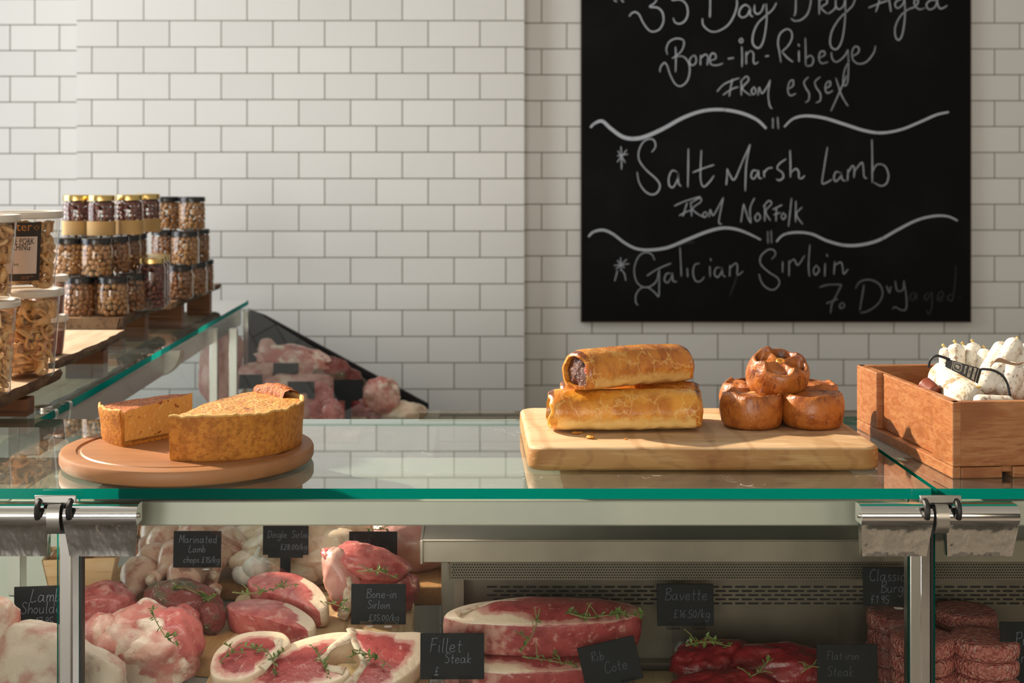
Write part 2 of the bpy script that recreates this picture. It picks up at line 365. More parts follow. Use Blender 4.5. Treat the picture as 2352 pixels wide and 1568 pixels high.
# food
M['crust'] = mat('quiche_crust', (.55, .22, .035), [dict(scale=55, detail=5, lo=.42, hi=.66, color=(.37, .13, .020)), dict(scale=14, lo=.50, hi=.72, color=(.32, .105, .016), amt=.8),
    dict(scale=160, lo=.6, hi=.7, color=(.72, .44, .16), amt=.6), dict(tex='attr', lo=.75, hi=1.0, color=(.80, .52, .20), amt=.8)], rough=.62, spec=.3, bump=[dict(scale=90, detail=4, str=.5, bd=.002)])
M['quiche_top'] = mat('quiche_browned_top', (.84, .37, .065), [dict(scale=50, detail=6, lo=.45, hi=.62, color=(.60, .20, .03)), dict(scale=130, stretch=(1, 2, 1), detail=4, lo=.55, hi=.66, color=(.92, .60, .22)),
    dict(scale=20, lo=.6, hi=.7, color=(.27, .065, .012), amt=.85)], rough=.32, spec=.6, bump=[dict(scale=75, detail=5, str=1.0, bd=.004), dict(scale=30, detail=2, str=.5, bd=.004)])
M['quiche_top_dark'] = mat('quiche_slice_top', (.55, .16, .03), [dict(scale=50, detail=6, lo=.42, hi=.62, color=(.30, .06, .010)), dict(scale=120, detail=4, lo=.58, hi=.7, color=(.70, .30, .06))], spec=.3, rough=.5, bump=[dict(scale=70, detail=5, str=.9, bd=.004)])
M['quiche_inside'] = mat('quiche_filling', (.63, .33, .085), [dict(scale=30, detail=5, lo=.48, hi=.7, color=(.60, .27, .07), amt=.8), dict(scale=70, detail=3, lo=.60, hi=.70, color=(.80, .55, .25), amt=.7),
    dict(scale=28, stretch=(1, 1, 1.6), detail=2, lo=.655, hi=.69, color=(.24, .055, .015), amt=.9)], rough=.55, bump=dict(scale=80, detail=4, str=.6, bd=.002))
def pastry(name, pale, gold, brown):
    return mat(name, gold, [dict(scale=16, detail=3, lo=.42, hi=.64, color=brown, amt=.9), dict(scale=42, detail=4, lo=.55, hi=.72, color=[x * .75 for x in brown], amt=.6),
        dict(tex='edge', scale=19, stretch=(1, .8, .8), warp=.05, wscale=42, lo=.045, hi=.0, color=(.80, .50, .16), amt=.6), dict(scale=20, stretch=(1, 1, 1), detail=5, dist=1.5, lo=.66, hi=.72, color=(.78, .46, .14), amt=.6),
        dict(tex='attr', lo=-.05, hi=-.55, color=pale, jit=.7, scale=70), dict(tex='attr', lo=1.2, hi=1.7, color=(.13, .03, .008), jit=.5, scale=90), dict(scale=95, lo=.74, hi=.78, color=(.14, .035, .008), amt=.8)],
        rough=.30, spec=.5, coat=.25, coatr=.2, bump=[dict(scale=32, detail=3, str=.45, bd=.004), dict(scale=90, detail=3, str=.3, bd=.002)])
M['pastry'] = pastry('glazed_pastry', (.76, .47, .16), (.64, .245, .030), (.38, .10, .010))
M['pastry_gold'] = pastry('golden_pastry', (.80, .52, .18), (.74, .33, .042), (.50, .16, .016))
M['sausage'] = mat('sausage_filling', (.10, .028, .016), [dict(scale=60, detail=4, lo=.5, hi=.68, color=(.24, .085, .05)), dict(scale=40, lo=.6, hi=.66, color=(.02, .006, .004)), dict(scale=25, lo=.66, hi=.7, color=(.5, .08, .03))], rough=.22, coat=.4, bump=dict(scale=90, detail=4, str=.9, bd=.004))
M['pie'] = mat('pie_crust', (.43, .135, .022), [dict(scale=24, detail=5, lo=.42, hi=.68, color=(.27, .068, .012)), dict(scale=70, detail=4, lo=.58, hi=.72, color=(.52, .22, .06), amt=.8),
    dict(scale=22, stretch=(2.2, 2.2, .28), lo=.60, hi=.70, color=(.09, .016, .005), amt=.85), dict(tex='attr', lo=.20, hi=1.0, color=(.030, .006, .004), jit=.25, scale=40)],
    rough=.36, spec=.5, coat=.25, coatr=.2, bump=[dict(scale=34, detail=4, str=.45, bd=.004), dict(scale=140, detail=3, str=.25, bd=.002)])
M['salami'] = mat('salami_mould', (.78, .75, .67), [dict(scale=24, detail=4, lo=.52, hi=.72, color=(.60, .54, .43)), dict(scale=95, stretch=(1, 1, .55), detail=4, lo=.58, hi=.64, color=(.34, .20, .16), amt=.85), dict(scale=22, detail=5, lo=.56, hi=.68, color=(.42, .31, .22), amt=.7)], rough=.8, spec=.2, bump=dict(scale=50, detail=4, str=.55, bd=.003))
M['salami_brown'] = mat('salami_natural_casing', (.76, .70, .58), [dict(scale=22, detail=4, stretch=(1, 1, .5), lo=.5, hi=.64, color=(.46, .33, .19)), dict(scale=14, lo=.5, hi=.65, color=(.80, .77, .70), amt=.7), dict(scale=30, detail=5, lo=.53, hi=.64, color=(.27, .17, .09), amt=.85)], rough=.75, spec=.25, bump=dict(scale=36, detail=4, str=.9, bd=.004))
M['twine'] = mat('brown_twine', (.36, .23, .15), rough=.8)
M['string_yellow'] = mat('yellow_string', (.62, .45, .16), rough=.8)
M['cord_black'] = mat('black_elastic_cord', (.012, .016, .022), rough=.6)
M['label_black'] = mat('black_label', (.018, .014, .013), rough=.5)
M['print_cream'] = mat('cream_print', (.62, .57, .48), rough=.6)
M['print_gold'] = mat('gold_print', (.50, .22, .07), rough=.5)
M['print_black'] = mat('black_print', (.01, .01, .012), rough=.7)
M['paper_pink'] = mat('pale_label_paper', (.62, .52, .48), rough=.75)
M['paper_tan'] = mat('tan_label_paper', (.50, .31, .12), rough=.7)
M['lid_black'] = mat('black_lid', (.012, .012, .013), rough=.22, spec=.6)
M['lid_gold'] = mat('gold_lid', (.72, .52, .20), rough=.25, metal=1)
M['lid_plastic'] = mat('white_translucent_lid', (.74, .70, .64), rough=.3, trans=.15)
M['nut'] = mat('roasted_nuts', (.34, .145, .05), [dict(scale=45, detail=2, lo=.4, hi=.65, color=(.20, .075, .022)), dict(scale=30, lo=.55, hi=.7, color=(.44, .22, .09))], rough=.5)
M['nut_pale'] = mat('pale_nuts', (.46, .235, .085), [dict(scale=45, detail=2, lo=.4, hi=.65, color=(.30, .13, .042)), dict(scale=30, lo=.55, hi=.7, color=(.56, .32, .14))], rough=.5)
M['berry'] = mat('dark_red_berries', (.16, .035, .022), [dict(scale=45, lo=.45, hi=.65, color=(.08, .02, .014)), dict(scale=60, lo=.6, hi=.7, color=(.35, .14, .07))], rough=.45)
M['scratch'] = mat('pork_scratching', (.82, .53, .25), [dict(scale=30, detail=3, lo=.4, hi=.7, color=(.66, .36, .13)), dict(scale=14, lo=.5, hi=.7, color=(.88, .66, .38))], rough=.45, bump=dict(scale=60, str=.5, bd=.003))
M['sauce'] = mat('red_sauce', (.22, .05, .025), [dict(scale=30, lo=.5, hi=.7, color=(.30, .10, .06))], rough=.4)
M['meat_red'] = mat('red_meat', (.55, .14, .125), [dict(scale=22, detail=4, lo=.42, hi=.68, color=(.40, .065, .065)), dict(scale=26, stretch=(1, 1, 1.6), detail=6, dist=.6, lo=.55, hi=.66, color=(.66, .33, .28), amt=.75),
    dict(tex='attr', lo=.72, hi=.92, color=(.76, .58, .44), jit=.35, scale=45), dict(scale=60, detail=3, lo=.7, hi=.75, color=(.72, .45, .38), amt=.6)], rough=.32, spec=.5, coat=.15, bump=dict(scale=60, detail=4, str=.35, bd=.003))
M['meat_steak'] = mat('marbled_rib_steak', (.40, .065, .065), [dict(scale=24, detail=4, lo=.45, hi=.7, color=(.27, .030, .034)), dict(scale=40, detail=6, dist=1, lo=.58, hi=.67, color=(.64, .32, .27), amt=.7),
    dict(tex='attr', lo=.56, hi=.66, color=(.62, .30, .25), jit=.30, scale=40), dict(tex='attr', lo=.68, hi=.80, color=(.78, .60, .45), jit=.30, scale=40)], rough=.32, spec=.5, coat=.15, bump=dict(scale=60, detail=4, str=.35, bd=.003))
M['meat_dark'] = mat('dark_red_muscle', (.26, .014, .020), [dict(scale=18, detail=4, lo=.42, hi=.68, color=(.15, .007, .012)), dict(scale=20, stretch=(.4, 1, 1), detail=5, lo=.63, hi=.70, color=(.45, .13, .12), amt=.7)], rough=.28, spec=.5, coat=.2, bump=[dict(scale=28, detail=4, str=.6, bd=.005)])
M['lamb'] = mat('lamb_joint', (.66, .40, .32), [dict(scale=9, detail=5, lo=.38, hi=.56, color=(.52, .17, .14)), dict(scale=13, detail=4, lo=.52, hi=.66, color=(.76, .60, .49)), dict(scale=7, lo=.60, hi=.72, color=(.30, .07, .065), amt=.85), dict(scale=60, detail=3, lo=.64, hi=.72, color=(.45, .12, .10), amt=.4)], rough=.38, coat=.12, bump=dict(scale=28, detail=5, str=.5, bd=.005))
M['lamb_white'] = mat('lamb_shoulder_fat', (.70, .56, .46), [dict(scale=10, detail=5, lo=.45, hi=.64, color=(.52, .27, .22)), dict(scale=7, lo=.55, hi=.7, color=(.78, .68, .58)), dict(scale=9, lo=.63, hi=.72, color=(.40, .13, .11), amt=.8)], rough=.42, bump=dict(scale=28, detail=5, str=.5, bd=.005))
M['poultry'] = mat('poultry_skin', (.72, .56, .40), [dict(scale=22, detail=4, lo=.45, hi=.68, color=(.60, .39, .28)), dict(scale=14, lo=.58, hi=.72, color=(.80, .69, .54))], rough=.36, coat=.15, bump=dict(scale=90, detail=3, str=.3, bd=.002))
M['poultry_pink'] = mat('marinated_leg_skin', (.62, .40, .30), [dict(scale=20, detail=4, lo=.45, hi=.66, color=(.44, .19, .14)), dict(scale=13, lo=.55, hi=.7, color=(.74, .57, .45))], rough=.33, coat=.2, bump=dict(scale=70, detail=3, str=.3, bd=.002))
M['pork'] = mat('pink_pork', (.64, .36, .30), [dict(scale=9, detail=4, lo=.42, hi=.66, color=(.50, .21, .18)), dict(scale=6, lo=.55, hi=.7, color=(.74, .54, .44))], rough=.36, coat=.12, bump=dict(scale=26, detail=4, str=.35, bd=.004))
M['herb_crust'] = mat('herb_crusted_meat', (.16, .10, .05), [dict(scale=40, detail=5, lo=.45, hi=.62, color=(.05, .06, .02)), dict(scale=70, detail=4, lo=.58, hi=.66, color=(.45, .42, .30)), dict(tex='attr', lo=.5, hi=.0, color=(.22, .04, .03), jit=.3, scale=40)], rough=.45, coat=.2, bump=dict(scale=60, detail=5, str=1, bd=.006))
M['burger'] = mat('minced_burger', (.52, .17, .14), [dict(scale=60, detail=4, lo=.45, hi=.62, color=(.38, .085, .075)), dict(scale=80, detail=3, lo=.58, hi=.66, color=(.62, .36, .30)), dict(scale=10, lo=.5, hi=.7, color=(.40, .15, .10), amt=.5)], rough=.5, bump=dict(tex='cell', scale=130, str=.9, bd=.004))
M['roast'] = mat('roast_orange_skin', (.50, .17, .03), [dict(scale=20, detail=4, lo=.45, hi=.65, color=(.34, .085, .012))], rough=.3)
M['bone'] = mat('cut_bone', (.66, .55, .42), [dict(scale=60, lo=.45, hi=.65, color=(.50, .30, .22))], rough=.5)
M['brown_cap'] = mat('brown_mushroom', (.24, .11, .045), [dict(scale=20, lo=.45, hi=.65, color=(.34, .17, .075))], rough=.5)
M['garlic'] = mat('white_garlic', (.80, .76, .68), [dict(scale=30, stretch=(1, 1, .2), lo=.5, hi=.7, color=(.62, .50, .46))], rough=.5)
M['leaf'] = mat('thyme_leaf', (.10, .17, .035), [dict(scale=90, lo=.4, hi=.6, color=(.19, .27, .07))], rough=.5)
M['stem'] = mat('thyme_stem', (.22, .22, .08), rough=.6)
def chalk_mat(name, col):
    return mat(name, (.012, .012, .014), [dict(tex='attr', lo=0, hi=1, color=col), dict(scale=55, detail=4, lo=.55, hi=.75, color=(.03, .03, .035), amt=.45)], rough=.95, spec=.1, rnd=False)
M['chalk'] = chalk_mat('chalk', (.50, .53, .58))
M['chalk_sign'] = chalk_mat('chalk_small', (.25, .285, .33))

# ------------------------------------------------------------------ the room
def uv_panel(name, m, x0, x1, y, z0, z1, du, dv, u0, v0, depth, bw):
    """tiled wall panel: a box whose front carries the tile grid, u0/v0 the joint positions"""
    mb = MB(); mb.box(x0, x1, y, y + depth, z0, z1)
    o = mb.build(name, m, smooth=0, attr=False)
    me = o.data; uv = me.uv_layers.new(name='UVMap')
    for p in me.polygons:
        for li in p.loop_indices:
            v = me.vertices[me.loops[li].vertex_index].co
            a = v.x if abs(p.normal.x) < .5 else v.y
            uv.data[li].uv = ((a - u0) / du * bw, (v.z - v0) / dv)
    return structure(o)
dP, dR, dL = 4.12, 4.19, 4.21
M['tile'] = tile_mat('white_metro_tile', (.70, .688, .655), (.17, .15, .105), 1.967)
M['tile_right'] = tile_mat('white_metro_tile_recess', (.70, .688, .655), (.17, .15, .105), 1.945)
du = 118.85 / F * dP; dv = 60.42 / F * dP
xa, xb = PX(176, dP), PX(1204, dP)
uv_panel('wall_back', M['tile'], xa, xb, dP, 0, 3.72, du, dv, PX(1161.8, dP) + du * .5, PZ(47.4, dP), .30, 1.967)
du2 = 115.6 / F * dR; dv2 = 59.42 / F * dR
uv_panel('wall_back_right', M['tile_right'], xb, 3.0, dR, 0, 3.72, du2, dv2, PX(1244, dR), PZ(52.9 + 59.42, dR), .25, 1.945)
du3 = 113.4 / F * dL; dv3 = 59.14 / F * dL
uv_panel('wall_back_left', M['tile_right'], -2.0, xa, dL, 0, 3.72, du3, dv3, PX(23.2, dL) , PZ(57 , dL), .25, 1.945)
def plain(name, m, b): return structure(MB().box(*b).build(name, m, smooth=0, attr=False))
plain('floor', M['floor'], (-2.1, 3.1, -3.6, 4.6, -.1, 0))
plain('ceiling', M['plaster'], (-2.1, 3.1, -3.6, 4.6, 3.7, 3.8))
plain('wall_right', M['plaster'], (3.0, 3.1, -3.6, 4.6, 0, 3.7))
# left wall with the window opening the sun comes through
wl = MB(); wl.box(-2.1, -2.0, -3.6, 1.15, 0, 3.7); wl.box(-2.1, -2.0, 3.98, 4.6, 0, 3.7); wl.box(-2.1, -2.0, 1.15, 3.98, 0, .95); wl.box(-2.1, -2.0, 1.15, 3.98, 3.6, 3.7)
structure(wl.build('wall_left', M['plaster'], smooth=0, attr=False))
wf = MB()
for x0, x1 in ((-2.1, -2.0), (-.92, -.70), (.40, 1.25), (2.35, 3.1)): wf.box(x0, x1, -3.6, -3.5, .7, 2.8)
wf.box(-2.1, 3.1, -3.6, -3.5, 0, .7); wf.box(-2.1, 3.1, -3.6, -3.5, 2.8, 3.7)
for xc in (-1.46, -.15, 1.80): wf.box(xc - .03, xc + .03, -3.59, -3.53, .7, 2.8)
structure(wf.build('wall_front', M['dark_paint'], smooth=0, attr=False))

# ------------------------------------------------------------------ chalkboard with its writing
dB = dR - .022
bx0, bx1, bz0 = PX(1336, dB), PX(2229, dB), PZ(738, dB)
cb = thing('chalkboard', 'large black chalkboard with handwritten meat specials hung on the white tiled wall', 'chalkboard', ((bx0 + bx1) / 2, dB, bz0))
hw = (bx1 - bx0) / 2
MB().box(-hw, hw, 0, .021, 0, 1.15).build('board_panel', M['chalkboard'], cb, smooth=0)
e = MB(); e.box(hw, hw + .003, .001, .021, -.003, 1.15); e.box(-hw - .002, -hw, .001, .021, -.003, 1.15); e.box(-hw, hw, .001, .021, -.003, 0)
e.build('board_edge', M['board_edge'], cb, smooth=0)
def ribbon(mb, pts, wfun, y, k=1.0):
    L = len(pts); rows = []; av = []
    for i, p in enumerate(pts):
        q0, q1 = pts[max(i - 1, 0)], pts[min(i + 1, L - 1)]
        t = (q1 - q0); t = t.normalized() if t.length > 1e-9 else Vector((1, 0, 0))
        n_ = Vector((-t.z, 0, t.x)); ww = wfun(i / max(L - 1, 1)) / 2
        rows.append([p + n_ * ww + Vector((0, y, 0)), p - n_ * ww + Vector((0, y, 0))]); av.append([k, k])
    mb.grid(rows, 0, False, av)
C1 = dict(off=0, strokes=[
 (.95, 8.5, [[(325,85),(335,70),(355,62),(375,75),(395,115),(420,150),(445,163),(480,150),(500,110),(495,65),(470,40),(430,35),(455,15),(475,-20)],
  [(545,-30),(545,0),(575,-2),(600,5),(620,30),(625,70),(612,105),(585,122),(560,115),(550,92)],[(545,-28),(600,-40)],
  [(740,-30),(740,30),(738,90)],[(700,95),(705,130),(740,160),(780,160),(830,130),(862,80),(878,20),(870,-40)],
  [(945,40),(920,25),(895,45),(888,75),(905,90),(930,78),(945,45),(945,75),(960,86)],[(968,25),(968,60),(985,72),(1005,55),(1016,22)],
  [(1028,20),(1030,100),(1018,190),(1000,238),(978,245),(958,220),(962,170),(985,120),(1020,85),(1060,50),(1080,15)]]),
 (.72, 8, [[(1180,-20),(1178,60),(1170,82)],[(1155,95),(1175,108),(1210,100),(1240,70),(1255,20),(1258,-20)],[(1300,-20),(1300,75)],[(1300,5),(1330,-10),(1340,15),(1310,40),(1340,70)],[(1345,72),(1375,50),(1385,30)],
  [(1385,-10),(1385,30),(1400,48),(1425,30),(1435,-15)],[(1435,-10),(1432,100),(1418,200),(1395,248),(1370,250),(1355,220),(1365,160),(1400,100),(1440,60),(1470,30),(1485,-5)],
  [(1590,62),(1605,15),(1615,-30)],[(1553,40),(1615,15),(1655,3)],[(1655,-30),(1662,20),(1668,62)],[(1725,-5),(1695,8),(1690,30),(1705,42),(1730,20),(1738,-12)],[(1738,-10),(1740,80),(1728,170),(1710,205),(1692,190),(1690,140),(1715,85),(1755,50),(1790,35),(1808,10),(1795,-10),(1788,20),(1812,48),(1845,40)],
  [(1900,5),(1875,0),(1850,22),(1862,48),(1890,40),(1905,10),(1908,-30)],[(1905,5),(1915,40),(1935,42),(1957,28)],[(245,0),(262,10)],[(282,-2),(296,12)]]),
 (.85, 7.5, [[(562,240),(564,300),(562,370)],[(520,280),(515,250),(530,215),(565,198),(600,205),(605,230),(590,265),(560,290),(545,300)],
  [(560,292),(600,290),(628,320),(635,365),(622,415),(590,442),(560,430),(535,385),(520,340),(505,322),(485,345),(482,370)],
  [(655,285),(638,300),(635,325),(652,335),(668,318),(665,290),(652,284)],[(690,335),(690,310),(692,282)],[(692,300),(712,280),(728,290),(725,335)],
  [(740,312),(768,300),(765,278),(748,275),(738,300),(745,330),(775,335),(805,325)],[(830,302),(862,297)],[(902,240),(904,290),(903,345)],[(900,195),(890,208),(898,220),(908,210),(900,195)],
  [(925,330),(925,265)],[(925,285),(945,262),(962,275),(962,315),(970,328),(988,318)],[(1022,290),(1042,286)],
  [(1103,320),(1095,265),(1088,220),(1098,175),(1130,150),(1155,160),(1160,195),(1140,235),(1108,265)],[(1110,268),(1140,300),(1165,318)],[(1195,260),(1196,318)],[(1192,226),(1197,238)]]),
 (.62, 7.5, [[(1228,195),(1230,260),(1230,335)],[(1232,300),(1255,285),(1270,305),(1260,335),(1232,338)],[(1300,298),(1328,282),(1325,264),(1305,268),(1298,300),(1312,325),(1345,318)],
  [(1362,268),(1366,300),(1385,318),(1412,305),(1435,280),(1446,255)],[(1448,255),(1450,350),(1445,420),(1432,440),(1422,420),(1430,360),(1455,310)],[(1470,290),(1500,270),(1502,245),(1482,240),(1468,270),(1475,310),(1505,328),(1545,315),(1580,270),(1588,235)]]),
 (.88, 7, [[(775,470),(815,430),(890,400)],[(855,405),(845,450),(838,495)],[(805,488),(850,458),(885,446)],[(900,415),(900,490)],[(895,420),(925,392),(937,412),(905,450),(922,472),(948,490)],
  [(965,445),(952,465),(960,485),(975,470),(965,445)],[(985,490),(992,448),(1006,480),(1035,440),(1048,410)],[(1048,410),(1038,480),(1045,540),(1058,558)]]),
 (.70, 7, [[(1135,460),(1165,440),(1165,412),(1148,420),(1138,460),(1150,490),(1180,480)],[(1245,395),(1222,420),(1230,450),(1248,480),(1245,515),(1228,525)],[(1305,395),(1278,420),(1285,450),(1305,480),(1305,515),(1283,528)],
  [(1330,455),(1355,440),(1355,418),(1338,425),(1330,455),(1342,478),(1370,465)],[(1385,400),(1415,490),(1448,545)],[(1440,388),(1405,470),(1360,570)]]),
 (1.0, 21, [[(125,655),(145,635),(185,622),(230,660),(290,702),(350,712),(410,700),(500,660),(600,605),(700,570),(800,563),(900,580),(980,615),(1028,660)]]),
 (.95, 16, [[(1120,652),(1165,610),(1230,595),(1320,605),(1420,635),(1530,670),(1620,682),(1720,665),(1820,625),(1900,590),(1965,575)]]),
 (.6, 9, [[(1062,605),(1062,660)],[(1086,600),(1090,662)]])])
C2 = dict(off=300, strokes=[
 (.85, 6, [[(282,80),(285,140),(285,200)],[(262,130),(318,120)],[(266,103),(305,165)],[(312,98),(262,162)]]),
 (.85, 8, [[(440,110),(458,85),(455,55),(435,42),(400,55),(375,100),(375,150),(410,200),(460,245),(482,280),(470,315),(440,328),(405,310),(375,265),(365,212)],
  [(570,212),(545,205),(528,240),(530,280),(550,290),(572,250),(575,215),(578,270),(592,285)],[(628,92),(627,190),(625,290)],[(695,100),(690,240),(705,287),(735,265),(760,230)],[(650,215),(700,195),(760,175)],
  [(828,195),(826,240),(822,280)],[(828,195),(842,228),(865,250),(905,160),(945,70)],[(945,70),(925,180),(920,310)],[(985,207),(960,205),(950,235),(965,247),(985,215)],[(988,203),(990,240),(1005,245)],[(1015,205),(1018,240)],[(1016,218),(1035,195),(1060,190)],
  [(1130,145),(1095,170),(1085,195),(1110,215),(1115,240),(1095,255),(1080,248)],[(1150,100),(1152,170),(1152,240)],[(1155,215),(1180,195),(1195,215),(1195,240),(1210,245),(1225,230)]]),
 (.68, 8, [[(1342,85),(1325,190),(1315,268),(1340,265),(1365,250)],[(1405,215),(1385,212),(1375,240),(1385,260),(1410,235),(1412,212),(1418,250),(1435,258)],
  [(1445,258),(1448,198)],[(1448,215),(1470,180),(1480,195),(1478,242)],[(1480,210),(1515,165),(1525,180),(1530,235),(1545,245)],[(1570,45),(1572,150),(1572,268)],[(1572,215),(1595,175),(1635,180),(1655,225),(1645,270),(1615,283),(1580,265)]]),
 (.72, 7, [[(555,387),(610,362),(690,338)],[(622,370),(610,405),(600,440)],[(580,437),(620,415),(650,408)],[(640,365),(645,440)],[(640,372),(685,345),(692,365),(650,402),(700,442)],[(715,415),(702,430),(710,445),(725,430),(715,415)],
  [(735,445),(740,405),(755,435),(785,385),(808,342)],[(808,342),(790,430),(785,472),(800,480)],[(898,470),(905,420),(912,375)],[(912,375),(935,450),(950,475)],[(950,475),(945,400),(968,345)],[(985,420),(970,445),(980,465),(998,445),(985,420)],
  [(1020,380),(1020,465)],[(1012,390),(1040,360),(1055,375),(1025,415),(1050,462)],[(1080,390),(1078,465)],[(1060,405),(1110,380)],[(1065,432),(1100,420)],[(1115,420),(1105,440),(1115,455),(1128,438),(1115,420)],[(1158,345),(1150,420),(1142,492)],[(1180,360),(1178,470)],[(1212,393),(1182,430),(1215,480)]]),
 (.80, 17, [[(115,545),(140,520),(190,510),(240,530),(300,575),(360,605),(430,612),(520,600),(620,560),(720,520),(800,500),(870,505),(940,530),(1000,560)]]),
 (.80, 16, [[(1080,570),(1115,535),(1180,522),(1260,530),(1340,565),(1430,588),(1520,585),(1610,560),(1700,510),(1800,460),(1890,438),(1960,440),(2010,462)]]),
 (.45, 8, [[(1035,515),(1037,580)],[(1053,510),(1055,578)]]),
 (.65, 6.5, [[(280,650),(282,720)],[(245,692),(325,683)],[(262,665),(300,705)],[(312,660),(255,712)],[(285,715),(300,735),(307,770)],[(265,715),(250,772)]]),
 (.55, 7, [[(455,665),(440,635),(405,625),(370,650),(350,710),(360,770),(390,800),(430,800),(465,770),(475,720)],[(415,745),(470,710),(540,680)],[(480,705),(478,800),(475,850),(455,830),(420,805),(385,808),(360,840),(358,880),(370,895)],
  [(535,732),(515,735),(505,765),(520,780),(540,755),(545,730),(550,770),(570,775)],[(585,600),(590,700),(592,748)],[(622,705),(625,752)],[(685,680),(660,690),(652,730),(665,770),(690,772),(710,750)],[(738,695),(740,752)],[(741,656),(745,668)],
  [(790,702),(770,705),(762,735),(778,752),(798,725),(800,700),(805,740),(820,750)],[(840,748),(842,690)],[(842,705),(870,680),(880,695),(880,740),(910,720)],[(1055,660),(1075,635),(1065,612),(1035,612),(1000,645),(1000,685),(1040,725),(1085,755),(1095,785),(1070,815),(1035,810),(1005,780),(990,735)],
  [(1112,670),(1112,728)],[(1145,665),(1145,748)],[(1145,682),(1170,660),(1190,690),(1225,640)],[(1252,585),(1245,690),(1250,748)],[(1285,690),(1270,715),(1280,740),(1300,715),(1285,690)],[(1330,680),(1328,748)],[(1338,633),(1342,647)],[(1375,738),(1380,670)],[(1382,690),(1410,675),(1420,700),(1425,735),(1448,710)]]),
 (.34, 9, [[(1300,803),(1350,790),(1415,790)],[(1415,790),(1390,840),(1365,890),(1358,938)],[(1335,887),(1395,863)],[(1420,880),(1405,895),(1410,912),(1430,900),(1420,880)],[(1530,790),(1520,850),(1508,922)],[(1485,810),(1510,775),(1560,765),(1610,790),(1625,840),(1600,890),(1550,925),(1510,935)],
  [(1645,795),(1660,832),(1665,810),(1668,800)],[(1690,770),(1700,820),(1730,815),(1735,768)],[(1735,770),(1748,860),(1745,915),(1720,920),(1690,905),(1675,915)]]),
 (.15, 8, [[(1790,830),(1770,840),(1768,865),(1785,868),(1798,835),(1800,868)],[(1860,830),(1840,850),(1850,870),(1870,840),(1880,828)],[(1880,830),(1878,900),(1865,942),(1850,920)],[(1905,860),(1935,850),(1930,825),(1910,840),(1910,870),(1938,868)],[(1990,840),(1965,845),(1960,865),(1985,865),(1998,760),(2000,690)],[(2018,855),(2024,858)],
  [(580,600),(600,580),(660,572)],[(840,850),(870,770),(880,740)]])])
mb = MB(); s_ = 2.2357; rr = random.Random(3)
for blk in (C1, C2):
    for k, wpx, strokes in blk['strokes']:
        for st in strokes:
            pts = [P(1300 + x / s_, blk['off'] + y / s_, dB) - Vector(cb.location) for x, y in st]
            sm = cat(pts, 7); ph = rr.random() * 6
            wm = wpx / s_ / F * dB
            ribbon(mb, sm, lambda t, wm=wm, ph=ph: wm * .82 * (.55 + .45 * min(1, 6 * t + .15, 6 * (1 - t) + .15)) * (1 + .12 * sin(9 * t + ph)), -.0012 - rr.random() * .0004, k * .9)
mb.build('chalk_lettering', M['chalk'], cb, smooth=0)

# ------------------------------------------------------------------ display counter
GT = CAMZ - .347; GB = GT - .0115       # glass top and underside
D1, D2 = 1.524, 1.951                   # front and back edge of the top glass
DECK = .96
XG = -.615                              # edge of the side run
case = thing('display_counter', 'steel refrigerated butcher counter with a glass front turning a corner', 'counter', (0, 0, 0))
def pane(name, label, x0, x1, y0, y1, z0, z1, glassm, edgem, thin, group=None, bev=0):
    """glass sheet: faces across the thin axis are clear, the cut edges teal"""
    mb = MB(); mb.box(x0, x1, y0, y1, z0, z1)
    o = mb.build(name, [glassm, edgem], smooth=0)
    for p in o.data.polygons: p.material_index = 0 if abs(p.normal['xyz'.index(thin)]) > .7 else 1
    o.parent = case; return o
XGAP = PX(2139, D1)
pane('glass_worktop', 'long clear glass counter top carrying the quiche and the chopping board', -1.3, XGAP, D1, D2, GB, GT, M['glass'], M['teal_edge'], 'z')
pane('glass_worktop', 'clear glass counter top under the wooden salami crate', XGAP + .006, 1.6, D1, D2 + .02, GB, GT, M['glass'], M['teal_edge'], 'z')
ds = 3200 * .347 / (790 - 393)
pane('glass_worktop', 'side glass top under the pork scratching tubs, nearer half of the side run', -1.3, XG, D2 + .003, ds, GB, GT, M['glass'], M['teal_edge'], 'z')
pane('glass_worktop', 'side glass top under the nut jars, far half of the side run', -1.3, XG, ds + .004, 3.745, GB, GT, M['glass'], M['teal_edge'], 'z')
YF = D1 + .012
pane('front_glass', 'upright glass front below the quiche and chopping board, between the two posts', PX(181, YF), PX(2088, YF), YF, YF + .006, .88, GB - .0005, M['glass_front'], M['teal_edge'], 'y')
pane('front_glass', 'upright glass front right of the right post, before the tall burger stacks', PX(2148, YF), 1.6, YF, YF + .006, .88, GB - .0005, M['glass_front'], M['teal_edge'], 'y')
pane('front_glass', 'upright glass front left of the left post, before the pale lamb shoulder', -1.3, PX(131, YF), YF, YF + .006, .88, GB - .0005, M['glass_front'], M['teal_edge'], 'y')
# sloping glass of the side run
A_, B_ = Vector((XG, 0, GB - .004)), Vector((-.14, 0, .962))
n_ = Vector((B_.z - A_.z, 0, -(B_.x - A_.x))).normalized() * .006
mb = MB(); vs = []
for y in (D2 + .012, 3.735):
    for v in (A_, B_, B_ + n_, A_ + n_): vs.append(Vector((v.x, y, v.z)))
mb.add(vs, [(0, 1, 2, 3), (7, 6, 5, 4), (0, 4, 5, 1), (1, 5, 6, 2), (2, 6, 7, 3), (3, 7, 4, 0)])
o = mb.build('sloping_glass', [M['glass_slope'], M['acrylic']], smooth=0)
for p in o.data.polygons: p.material_index = 1 if (abs(p.normal.y) > .7) else 0
o.parent = case

